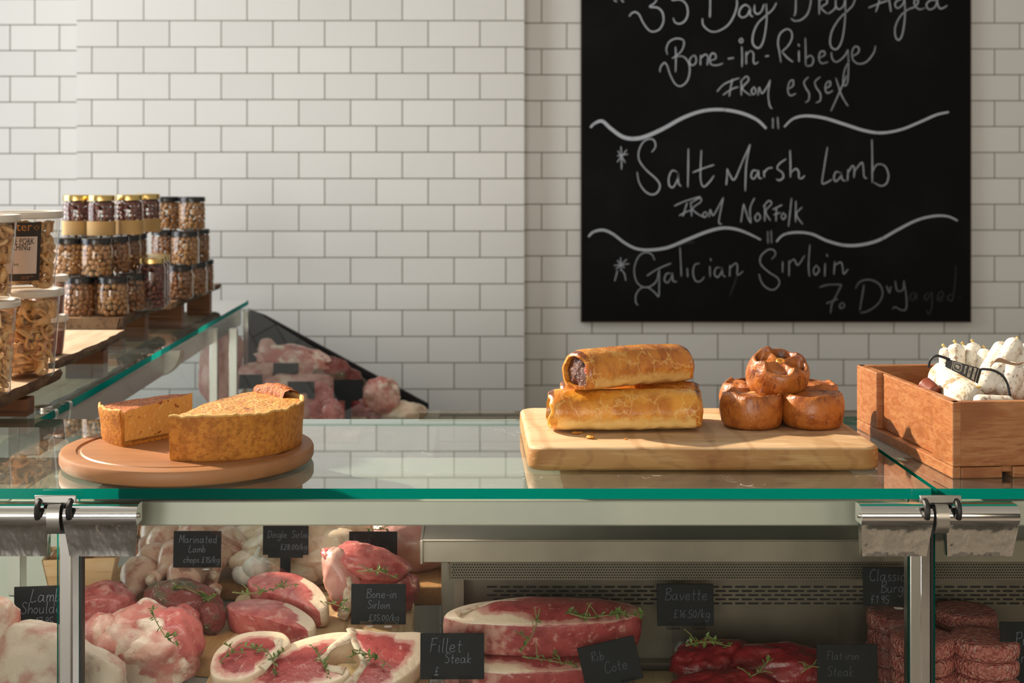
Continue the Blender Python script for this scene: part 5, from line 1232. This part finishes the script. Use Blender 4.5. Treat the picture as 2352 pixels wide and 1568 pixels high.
# --- white game birds
bE = board('oiled board under the white game birds', 'meat_board', PX(690, 2.15), 2.20, .118, .135, DK, .026, R(-6), 'board_meat_dark')
TE = DK + .0265
bird0 = None
birds = [(612, 1320, .0, .3, 'in front at the left'), (745, 1325, .0, -.2, 'in front at the right'), (640, 1285, .018, .5, 'behind the left one'), (768, 1290, .020, .1, 'behind the right one'), (600, 1265, .012, .2, 'at the far left'), (715, 1262, .035, .4, 'on top in the middle'), (780, 1245, .030, -.1, 'at the back right'), (655, 1235, .030, .1, 'at the back left')]
for i, (px, py, h, rz, wh) in enumerate(birds):
    p = bp(px, py + 12, TE + h)
    if bird0 is None:
        bird0 = thing('game_bird', '', 'game bird', p)
        MB().blob((0, 0, .026), (.056, .036, .030), .10, 1.5, 2, 30, 18, flat=.85).build('body', M['poultry'], bird0, smooth=80)
        for sy in (-1, 1): MB().blob((.030, sy * .026, .018), (.034, .014, .016), .1, 2, 3 + sy, 18, 12, M=Matrix.Rotation(R(-18 * sy), 4, 'Z')).build('leg', M['poultry'], bird0, smooth=80)
        root = bird0
    else: root = dup(bird0, p)
    root.rotation_euler = (0, 0, rz + pi * (i % 2)); root.location = p; root['label'] = f'white plucked game bird on the oiled board, {wh}'; root['group'] = 'white game birds'
for i, (px, py, h) in enumerate(((566, 1335, 0), (590, 1320, .012))):
    p = bp(px, py + 8, TE + h); g = thing('garlic_bulb', ('white garlic bulb at the left corner of the game bird board', 'white garlic bulb lying against the left game bird')[i], 'garlic', p)
    mb = MB(); rows = []
    for k in range(13):
        ph = -pi / 2 + pi * k / 12
        rows.append([Vector((.020 * cos(ph) * cos(a) * (1 + .10 * abs(cos(3.5 * a))), .020 * cos(ph) * sin(a) * (1 + .10 * abs(cos(3.5 * a))), .017 + .017 * sin(ph) + (.010 if k == 12 else 0))) for a in [2 * pi * j / 28 for j in range(28)]])
    mb.grid(rows, 0, True).build('cloves', M['garlic'], g, smooth=70); MB().tube([(0, 0, .032), (.002, 0, .040), (.004, 0, .046)], .003, 8).build('stalk', M['garlic'], g)
# --- pink joints behind
joint('pork_joint', 'large pink pork joint behind the rib joint, left of the steel housing', 'joint', (PX(945, 2.12), 2.16, DK + .0285), (.070, .06, .052), 'pork', 21, amp=.10, freq=1.2, flat=.85)
joint('pork_joint', 'pink pork joint stacked on the large one, under the light rail', 'joint', (PX(930, 2.14), 2.20, DK + .112), (.060, .05, .040), 'pork', 24, amp=.10, freq=1.2, flat=.85)
board('oiled board under the pink pork joints', 'meat_board', PX(975, 2.12), 2.14, .11, .09, DK, .028, R(2), 'board_meat_dark')
# wooden punnet of mushrooms
pn = thing('wooden_punnet', 'pale veneer punnet of brown mushrooms left of the marinated legs', 'punnet', bp(190, 1352, DK + .05) - Vector((0, 0, .05)), (0, 0, R(8)))
hb2 = .052; mb = MB()
for (ax, ay, bx_, by_) in ((-.045, -.032, .045, -.032), (.045, -.032, .045, .032), (.045, .032, -.045, .032), (-.045, .032, -.045, -.032)):
    a_, b_ = Vector((ax, ay, .0)), Vector((bx_, by_, 0)); nrm = Vector((b_.y - a_.y, -(b_.x - a_.x), 0)).normalized()
    f = [a_ * .9, b_ * .9, b_ * 1.12 + Vector((0, 0, hb2)), a_ * 1.12 + Vector((0, 0, hb2))]; bk = [v - nrm * .002 for v in f]
    w_ = MB(); w_.add(f + bk, [(0, 1, 2, 3), (7, 6, 5, 4), (0, 4, 5, 1), (1, 5, 6, 2), (2, 6, 7, 3), (3, 7, 4, 0)]); w_.build('veneer_side', M['chip'], pn, smooth=0)
MB().box(-.042, .042, -.03, .03, 0, .002).build('veneer_base', M['chip'], pn)
st = thing('punnet_stand', 'low wooden block under the mushroom punnet', 'stand', pn.location - Vector((0, 0, 0)), (0, 0, R(8)))
st.location.z = DK; MB().box(-.05, .05, -.036, .036, 0, .0495).build('block', M['board_meat_dark'], st, bevel=.002); pn.location.z = DK + .050
for i, (x, y, z, s_c) in enumerate(((-.026, -.012, .046, 1), (.002, -.014, .050, 1.1), (.028, -.010, .046, .95), (-.014, .012, .052, 1), (.016, .012, .053, 1.05))):
    p = pn.matrix_basis @ Vector((x, y, z)); mu = thing('mushroom', f'brown mushroom in the veneer punnet, {("front left", "front middle", "front right", "back left", "back right")[i]}', 'mushroom', p, (R(25 * (i - 2)), R(20 * ((i * 7) % 3 - 1)), 0))
    MB().lathe([(0, -.004), (.014 * s_c, -.004), (.018 * s_c, .0), (.0165 * s_c, .007), (.010 * s_c, .012), (0, .0135)], 22, cap=False).build('cap', M['brown_cap'], mu, smooth=60)
    MB().lathe([(0, -.018), (.006, -.018), (.007, -.004), (0, -.004)], 14).build('stalk', M['garlic'], mu)
joint('roast_bird', 'orange roasted bird behind the left hinge, under the light rail', 'roast', (PX(342, 2.42), 2.44, DK), (.045, .035, .028), 'roast', 31, amp=.12, flat=.9)
# --- right part
def bigrib(label, loc, rz, seed, s=1.0):
    OUT = [(-.115 * s, -.01), (-.09 * s, .018), (-.04 * s, .036), (.02 * s, .040), (.07 * s, .036), (.112 * s, .022), (.110 * s, -.012), (.06 * s, -.032), (0, -.038), (-.05 * s, -.034), (-.095 * s, -.028)]
    return steak(label, OUT, .040, loc, (R(6), R(0), rz), 'meat_steak', lambda a: .70 + .34 * max(0, min(1, (abs(a) - 1.5) / 1.0)), seed=seed, sidek=.60, bulge=.010, name='rib_of_beef', cat_='joint', bone=[(-.10 * s, -.02), (-.05 * s, .016), (-.01 * s, .008)])
board('oiled board under the ribs of beef behind the right-hand cards', 'meat_board', PX(1235, 1.67), 1.665, .115, .065, DK, .022, R(0), 'board_meat')
TR = DK + .0225
bigrib('lower rib of beef, its pale fat side facing the glass', (PX(1225, 1.66), 1.66, TR), R(3), 3, .92)
bigrib('big bone-in rib of beef lying on top, thyme over its right half', (PX(1245, 1.665), 1.668, TR + .052), R(-2), 13, 1.0)
board('oiled board under the dark red bavette', 'meat_board', PX(1690, 1.66), 1.665, .125, .06, DK, .022, R(-1), 'board_meat')
joint('bavette', 'dark red bavette folded at the back left of its board', 'joint', (PX(1640, 1.68), 1.685, TR), (.050, .036, .027), 'meat_dark', 5, amp=.22, freq=1.6, flat=.8)
joint('bavette', 'long dark red bavette lying to the right, beside the black card', 'joint', (PX(1800, 1.67), 1.675, TR), (.070, .038, .026), 'meat_dark', 8, amp=.18, freq=1.6, flat=.8)
joint('bavette', 'dark red bavette in front at the bottom edge of the picture', 'joint', (PX(1668, 1.61), 1.618, TR), (.060, .030, .020), 'meat_dark', 9, amp=.2, freq=1.6, flat=.8)
def burger(label, loc, r_, h, seed, rot=(0, 0, 0)):
    t = thing('burger_patty', label, 'burger', loc, rot, group='burger patties'); mb = MB(); rows = []
    for fr, z in ((.02, 0), (.9, 0), (.98, .12), (1, .35), (1, .65), (.98, .88), (.92, .98), (.7, 1.0), (.35, 1.0), (.02, 1.0)):
        row = []
        for j in range(44):
            a = 2 * pi * j / 44; v = Vector((r_ * fr * cos(a), r_ * fr * sin(a), h * z))
            nn = noise.noise(v * 120 + Vector((seed, 0, 0))) * .5 + noise.noise(v * 45 + Vector((0, seed, 0))) * .6
            row.append(Vector((v.x * (1 + .028 * nn), v.y * (1 + .028 * nn), v.z + .0009 * nn * (1 if z > .5 else 0))))
        rows.append(row)
    mb.grid(rows, 0, True, None, True, True); mb.build('mince', M['burger'], t, smooth=80)
    return t
hB = .0195
stacks = [((2068, 1.70), .040, 4, 'tall back stack left of the right post'), ((2120, 1.615), .036, 4, 'front stack behind the right post'), ((2215, 1.71), .040, 4, 'back stack right of the post'), ((2262, 1.61), .040, 4, 'front stack before the right-hand card')]
NM = {4: ('bottom', 'second', 'third', 'top'), 5: ('bottom', 'second', 'third', 'fourth', 'top'), 6: ('bottom', 'second', 'third', 'fourth', 'fifth', 'top')}
rbg = random.Random(8)
board('board under the burger patties, crossing behind the right post', 'meat_board', PX(2170, 1.665), 1.665, .135, .10, DK, .022, 0, 'board_meat')
for (px, d), r_, cnt, nm in stacks:
    for i in range(cnt):
        burger(f'round minced burger patty, {NM[cnt][i]} of the {nm}', (PX(px, d) + .003 * (rbg.random() - .5), d + .003 * (rbg.random() - .5), TR + .0004 + i * (hB + .0006)), r_ * (.97 + .05 * rbg.random()), hB, rbg.random() * 20)

# --- price cards
GF = {'a': [[(.4, .45), (.15, .5), (0, .25), (.12, 0), (.35, .15), (.42, .5), (.42, .1), (.55, 0)]], 'b': [[(.05, 1), (.05, 0)], [(.05, .3), (.25, .5), (.42, .25), (.25, 0), (.05, .05)]], 'c': [[(.4, .42), (.2, .5), (0, .25), (.15, 0), (.42, .08)]],
 'd': [[(.4, .4), (.15, .5), (0, .25), (.15, 0), (.38, .15), (.42, 1), (.42, .1), (.52, 0)]], 'e': [[(0, .22), (.35, .3), (.28, .5), (.05, .4), (.03, .1), (.25, 0), (.45, .12)]], 'f': [[(.4, .9), (.25, 1), (.15, .8), (.15, -.3)], [(0, .5), (.35, .5)]],
 'g': [[(.4, .42), (.15, .5), (0, .25), (.15, .03), (.38, .2), (.42, .5), (.42, -.2), (.2, -.42), (0, -.25)]], 'h': [[(.03, 1), (.03, 0)], [(.03, .3), (.25, .5), (.38, .35), (.38, 0)]], 'i': [[(.05, .5), (.05, .08), (.15, 0)], [(.05, .72), (.08, .76)]],
 'k': [[(.03, 1), (.03, 0)], [(.35, .5), (.05, .22), (.38, 0)]], 'l': [[(.05, 1), (.05, .08), (.16, 0)]], 'm': [[(.02, .5), (.02, 0)], [(.02, .3), (.18, .5), (.28, .35), (.28, 0)], [(.28, .3), (.44, .5), (.55, .35), (.55, 0)]], 'n': [[(.02, .5), (.02, 0)], [(.02, .3), (.22, .5), (.36, .35), (.36, .05), (.46, 0)]],
 'o': [[(.2, .5), (0, .25), (.2, 0), (.4, .25), (.2, .5)]], 'p': [[(.03, .5), (.03, -.4)], [(.03, .35), (.25, .5), (.42, .25), (.25, 0), (.03, .1)]], 'r': [[(.02, .5), (.02, 0)], [(.02, .3), (.15, .48), (.32, .48)]], 's': [[(.32, .45), (.12, .5), (.05, .35), (.3, .18), (.22, 0), (0, .05)]],
 't': [[(.15, .85), (.15, .1), (.3, 0)], [(0, .5), (.34, .52)]], 'u': [[(.02, .5), (.04, .08), (.2, 0), (.36, .15), (.38, .5), (.38, .08), (.48, 0)]], 'v': [[(0, .5), (.18, 0), (.38, .5)]],
 'B': [[(.05, 1), (.05, 0)], [(.0, .95), (.4, 1), (.45, .75), (.1, .55), (.5, .4), (.45, .05), (0, 0)]], 'C': [[(.5, .85), (.3, 1), (.02, .6), (.1, .1), (.35, 0), (.55, .15)]], 'D': [[(.1, 1), (.1, 0)], [(0, .95), (.45, .9), (.55, .4), (.3, .02), (0, 0)]], 'F': [[(.1, 1), (.05, 0)], [(0, .95), (.5, 1)], [(.02, .5), (.4, .55)]],
 'L': [[(.15, 1), (.02, .1), (.25, 0), (.5, .1)]], 'M': [[(.0, 0), (.1, 1), (.3, .3), (.55, 1), (.6, 0)]], 'S': [[(.5, .9), (.25, 1), (.05, .75), (.45, .35), (.3, 0), (0, .1)]], 'P': [[(.08, 1), (.05, 0)], [(0, .9), (.4, 1), (.45, .6), (.08, .5)]], 'R': [[(.08, 1), (.05, 0)], [(0, .9), (.4, 1), (.45, .65), (.08, .5), (.5, 0)]], 'T': [[(.3, 1), (.25, 0)], [(0, .95), (.6, 1)]],
 '0': [[(.2, .8), (0, .4), (.2, 0), (.4, .4), (.2, .8)]], '2': [[(.03, .65), (.2, .8), (.36, .6), (0, 0), (.4, .02)]], '8': [[(.2, .42), (.04, .62), (.2, .8), (.36, .62), (.2, .42), (.02, .2), (.2, 0), (.38, .2), (.2, .42)]], '1': [[(.05, .6), (.2, .8), (.2, 0)]], '3': [[(.05, .75), (.35, .75), (.15, .45), (.4, .25), (.2, 0), (0, .1)]], '5': [[(.4, .8), (.1, .8), (.08, .45), (.38, .35), (.3, 0), (0, .05)]], '6': [[(.35, .8), (.05, .35), (.2, 0), (.38, .2), (.2, .4), (.05, .25)]], '7': [[(0, .8), (.4, .8), (.15, 0)]], '9': [[(.38, .6), (.15, .4), (.1, .75), (.35, .75), (.35, .4), (.25, 0)]],
 '£': [[(.45, .75), (.3, .85), (.18, .7), (.2, .1), (.0, 0), (.5, .05)], [(.05, .4), (.4, .4)]], '/': [[(0, -.05), (.3, .85)]], '.': [[(.05, 0), (.1, .05)]], '-': [[(.05, .3), (.35, .3)]]}
def card(label, box, d, lines, hold='clip', roll=0, base=DK, k=.8, slope=0, name='price_card'):
    x0, y0, x1, y1 = box; w_ = (x1 - x0) * S * d; h_ = (y1 - y0) * S * d
    c = P((x0 + x1) / 2, y1, d)
    t = thing(name, label, 'price card', (c.x, d, c.z), (R(-6), roll, 0), group=None)
    MB().box(-w_ / 2, w_ / 2, 0, .0022, 0, h_).build('slate', M['slate'], t, bevel=.0006, smooth=0)
    mb = MB(); rr_ = random.Random(int(x0))
    for txt, u, v, hh in lines:       # u left, v baseline as a share of the card, hh letter height
        x = -w_ / 2 + u * w_; z = v * h_; sz = hh * h_
        for chx in txt:
            gl = GF.get(chx); adv = .3
            if gl:
                for stp in gl:
                    pts = [Vector((x + px_ * sz * .95 + pz_ * sz * .12, 0, z + pz_ * sz)) for px_, pz_ in stp]
                    ribbon(mb, cat(pts, 4), lambda q_: max(.0006, .042 * sz), -.0007, k)
                adv = max(px_ for stp in gl for px_, _ in stp) + .14
            x += adv * sz * .95; z += slope * sz
    if mb.v: mb.build('chalk_writing', M['chalk_sign'], t, smooth=0)
    zd = c.z - base
    if hold == 'clip':
        a = MB(); a.box(-.017, .017, .003, .0045, -zd + .0008, .010); a.build('clear_stem', M['acrylic'], t, smooth=0)
        for sx in (-1, 1):
            cl = MB(); cl.box(sx * .0155 - .008, sx * .0155 + .008, -.0035, -.0015, -.003, .005); cl.box(sx * .0155 - .008, sx * .0155 + .008, -.0035, .0045, -.0045, -.003); cl.build('clear_clip', M['acrylic'], t, smooth=0)
        f = MB(); f.box(-.017, .017, -.012, .012, -zd + .0002, -zd + .002); f.build('clear_foot', M['acrylic'], t, smooth=0)
    elif hold == 'pick':
        a = MB(); a.box(-.0075, .0075, -.0006, .0028, -zd + .0008, .002); a.box(-w_ * .38, w_ * .38, -.0012, .0034, -.004, .004); a.build('black_stem', M['slate'], t, smooth=0)
    elif hold == 'grey':
        a = MB(); a.box(-.009, .009, .0026, .0045, -zd + .0008, .006); a.build('grey_stem', M['steel_dull'], t, smooth=0)
    return t
card('black price card with chalk writing over the marinated legs, on a clear stand', (397, 1221, 507, 1303), 1.98, [('Marinated', .12, .68, .22), ('Lamb', .32, .42, .20), ('chops £15/kg', .22, .14, .18)], base=TD, k=.75)
card('black price card on a broad black stem between the sirloins and the game birds', (603, 1207, 708, 1274), 2.02, [('Dingley Sirloin', .10, .58, .24), ('£28.00/kg', .38, .18, .22)], 'pick', base=TA, k=.6)
card('black price card behind the standing rib joint, its writing faint', (801, 1222, 912, 1304), 2.00, [('Beef', .08, .66, .24), ('Sirloin', .36, .48, .22), ('£15.00/kg', .2, .16, .2)], base=DK, k=.35)
card('black price card reading bone-in sirloin, on a clear clip before the rib joint', (806, 1343, 932, 1434), 1.795, [('Bone-in', .28, .66, .22), ('Sirloin', .30, .40, .20), ('£35.00/kg', .32, .10, .18)], base=DK, k=.6)
card('black price card reading fillet beside the rightmost front rib steak', (965, 1457, 1112, 1560), 1.60, [('Fillet', .15, .60, .30), ('Steak', .38, .36, .22), ('£', .22, .10, .2)], base=DK, k=.8)
card('black price card tilted clockwise before the ribs of beef', (1346, 1474, 1480, 1572), 1.60, [('Rib', .2, .62, .22), ('Cote', .38, .30, .26)], roll=R(-13), base=DK, k=.45)
card('black price card reading bavette, on a clear clip before the slotted panel', (1510, 1343, 1640, 1437), 1.70, [('Bavette', .14, .62, .28), ('£16.50/kg', .28, .20, .22)], base=DK, k=.55)
card('black price card at the bottom edge between the bavette and the right post', (1878, 1482, 2018, 1575), 1.60, [('Flat iron', .16, .64, .2), ('Steak', .16, .24, .24)], base=DK, k=.4)
card('black price card reading classic burger over the tall burger stack', (1984, 1305, 2102, 1392), 1.635, [('Classic', .12, .66, .30), ('Burger', .34, .36, .28), ('£1.95', .12, .08, .24)], base=DK, k=.6)
card('black price card cut by the right frame edge before the burgers', (2302, 1432, 2420, 1570), 1.585, [('Prime', .28, .62, .22), ('Burger', .1, .34, .2)], base=DK, k=.6)
card('black price card reading lamb shoulder left of the left post', (32, 1348, 150, 1440), 1.70, [('Lamb', .32, .62, .32), ('Shoulder', .14, .34, .28), ('17.95', .42, .06, .22)], roll=R(-2), base=DK, k=.75)
card('small black card low behind the left post, half hidden by the pale shoulder', (80, 1487, 150, 1508), 1.66, [], 'none', roll=R(6), base=DK)

# --- thyme
def on(pts, d0): return [P(x, y, d) for x, y, d in pts]
sprig('thyme sprig lying over the front sirloin, from its left corner', on([(533, 1360, 1.82), (580, 1362, 1.825), (630, 1352, 1.84), (680, 1340, 1.86)], 0), 34)
sprig('thyme sprig standing over the left side of the standing rib joint', on([(740, 1382, 1.87), (770, 1388, 1.86), (800, 1404, 1.85)], 0), 24)
sprig('thyme sprig on the top of the standing rib joint', on([(820, 1312, 1.88), (870, 1312, 1.88), (915, 1328, 1.87)], 0), 22)
sprig('thyme sprig down the leftmost front rib steak', on([(560, 1484, 1.68), (600, 1490, 1.672), (625, 1510, 1.66), (633, 1560, 1.64)], 0), 34)
sprig('short thyme sprig at the left edge of the leftmost front rib steak', on([(505, 1520, 1.66), (530, 1498, 1.665), (560, 1500, 1.67)], 0), 14)
sprig('thyme sprig across the eye of the middle front rib steak', on([(718, 1484, 1.665), (740, 1520, 1.65), (760, 1568, 1.635)], 0), 26)
sprig('thyme sprig across the rightmost front rib steak', on([(800, 1508, 1.66), (830, 1500, 1.66), (865, 1510, 1.655), (900, 1532, 1.645)], 0), 30)
sprig('thyme sprig down the big lamb shoulder', on([(350, 1392, 1.672), (356, 1420, 1.665), (380, 1460, 1.66), (410, 1484, 1.66)], 0), 30)
sprig('thyme spread over the herb-crusted joint', on([(395, 1350, 1.85), (430, 1352, 1.85), (470, 1372, 1.845), (485, 1385, 1.845)], 0), 40, 1.2)
sprig('long thyme sprig lying over the big rib of beef at the right', on([(1300, 1405, 1.64), (1350, 1418, 1.63), (1400, 1412, 1.63), (1478, 1411, 1.63)], 0), 50, 1.2)
sprig('thyme sprig hanging down between the two ribs of beef', on([(1240, 1398, 1.635), (1226, 1450, 1.615), (1195, 1500, 1.61)], 0), 18)
sprig('thyme sprig lying flat on the lower rib of beef', on([(1200, 1508, 1.615), (1260, 1516, 1.612), (1330, 1530, 1.61)], 0), 34)
sprig('thyme bunch on the back left bavette', on([(1575, 1482, 1.66), (1620, 1474, 1.66), (1680, 1484, 1.66)], 0), 40, 1.2)
sprig('thyme sprig on the front bavette', on([(1700, 1560, 1.61), (1740, 1545, 1.61), (1768, 1510, 1.615)], 0), 24)
sprig('thyme sprig between the bavettes near the card', on([(1840, 1545, 1.61), (1860, 1530, 1.61), (1880, 1520, 1.62)], 0), 10)
sprig('thyme sprig over the lamb piece left of the post', on([(60, 1475, 1.72), (95, 1460, 1.72), (130, 1448, 1.73)], 0), 30, 1.2)
sprig('thyme sprig on the marinated legs left of the card', on([(345, 1262, 2.12), (375, 1250, 2.12), (400, 1238, 2.13)], 0), 26, 1.2)
sprig('thyme sprig between the game birds at the left', on([(590, 1288, 2.08), (625, 1284, 2.08), (650, 1276, 2.08)], 0), 24, 1.2)
sprig('thyme sprig on the game birds at the right', on([(700, 1228, 2.15), (730, 1222, 2.15), (775, 1226, 2.15)], 0), 26, 1.2)
sprig('thyme sprig on the pork joint under the light rail', on([(845, 1214, 2.10), (870, 1216, 2.10), (890, 1214, 2.10)], 0), 16, 1.1)

# --- far pile in the side run
tr = thing('display_riser', 'pale wooden step riser under the far pile of joints', 'riser', (-.40, 3.40, DK))
MB().box(-.20, .12, -.12, .28, 0, .016).build('lower_step', M['board_meat'], tr, bevel=.003); MB().box(-.20, -.02, .10, .28, .0165, .080).build('upper_step', M['board_meat'], tr, bevel=.003)
def far(name, label, cat_, px, py, d, r, m, seed, **kw):
    d0 = d; d = 3.58 if px > 800 else 3.40 + (d - 3.0) * .45; r = (r[0] * d / d0, r[1], r[2] * d / d0 * (.8 if px > 800 else 1)); c = P(px, py + (6 if px > 800 else 0), d); kw.setdefault('flat', .85); return joint(name, label, cat_, (c.x, d, c.z - r[2] * kw['flat']), r, m, seed, **kw)
far('lamb_joint', 'pink and white leg joint on top of the far pile, its knuckle to the left', 'joint', 690, 838, 3.45, (.115, .06, .045), 'lamb', 41, rot=(0, R(12), 0), extra=[('knuckle', (-.10, 0, .062), (.026, .024, .026), 'pork', 4)])
far('lamb_joint', 'dark brown aged joint at the right of the far pile top', 'joint', 765, 872, 3.40, (.065, .05, .055), 'herb_crust', 42)
far('pork_joint', 'pale pork joint at the left of the far pile, behind a black card', 'joint', 605, 862, 3.38, (.062, .05, .036), 'pork', 43)
far('pork_joint', 'pink joint in the middle of the far pile', 'joint', 690, 885, 3.30, (.085, .05, .034), 'pork', 44)
far('lamb_rack', 'long pink rack leaning down the right of the far pile', 'joint', 850, 900, 3.30, (.045, .06, .062), 'lamb', 45, rot=(0, R(35), 0))
far('brisket_roll', 'rolled brisket with white fat right of the middle black card', 'joint', 845, 930, 3.15, (.050, .05, .040), 'meat_steak', 46)
far('brisket_roll', 'rolled brisket left of the black card on a stem', 'joint', 735, 925, 3.15, (.050, .05, .045), 'meat_red', 47)
far('brisket_roll', 'small red roll low in front of the far pile', 'joint', 772, 948, 3.0, (.030, .03, .030), 'meat_red', 48)
far('whole_chicken', 'pale whole chicken at the right end of the far pile', 'poultry', 925, 948, 3.02, (.048, .06, .040), 'poultry', 49)
far('pork_joint', 'pink joint low at the left end of the far pile', 'joint', 655, 935, 3.10, (.07, .05, .040), 'pork', 50)
far('veal_joint', 'pink wrapped joint behind the glass supports', 'joint', 508, 846, 3.48, (.052, .05, .125), 'pork', 51)
card('black card at the left of the far pile', (548, 860, 602, 892), 3.46, [], 'grey', base=DK + .017)
card('black card in the middle of the far pile, under the leg joint', (627, 834, 685, 868), 3.52, [], 'grey', base=DK + .017)
card('black card behind the raised rim of the quiche', (660, 876, 722, 916), 3.42, [], 'grey', base=DK + .017)
card('black card on a black stem at the right of the far pile', (766, 872, 833, 916), 3.38, [], 'pick', base=DK + .017)
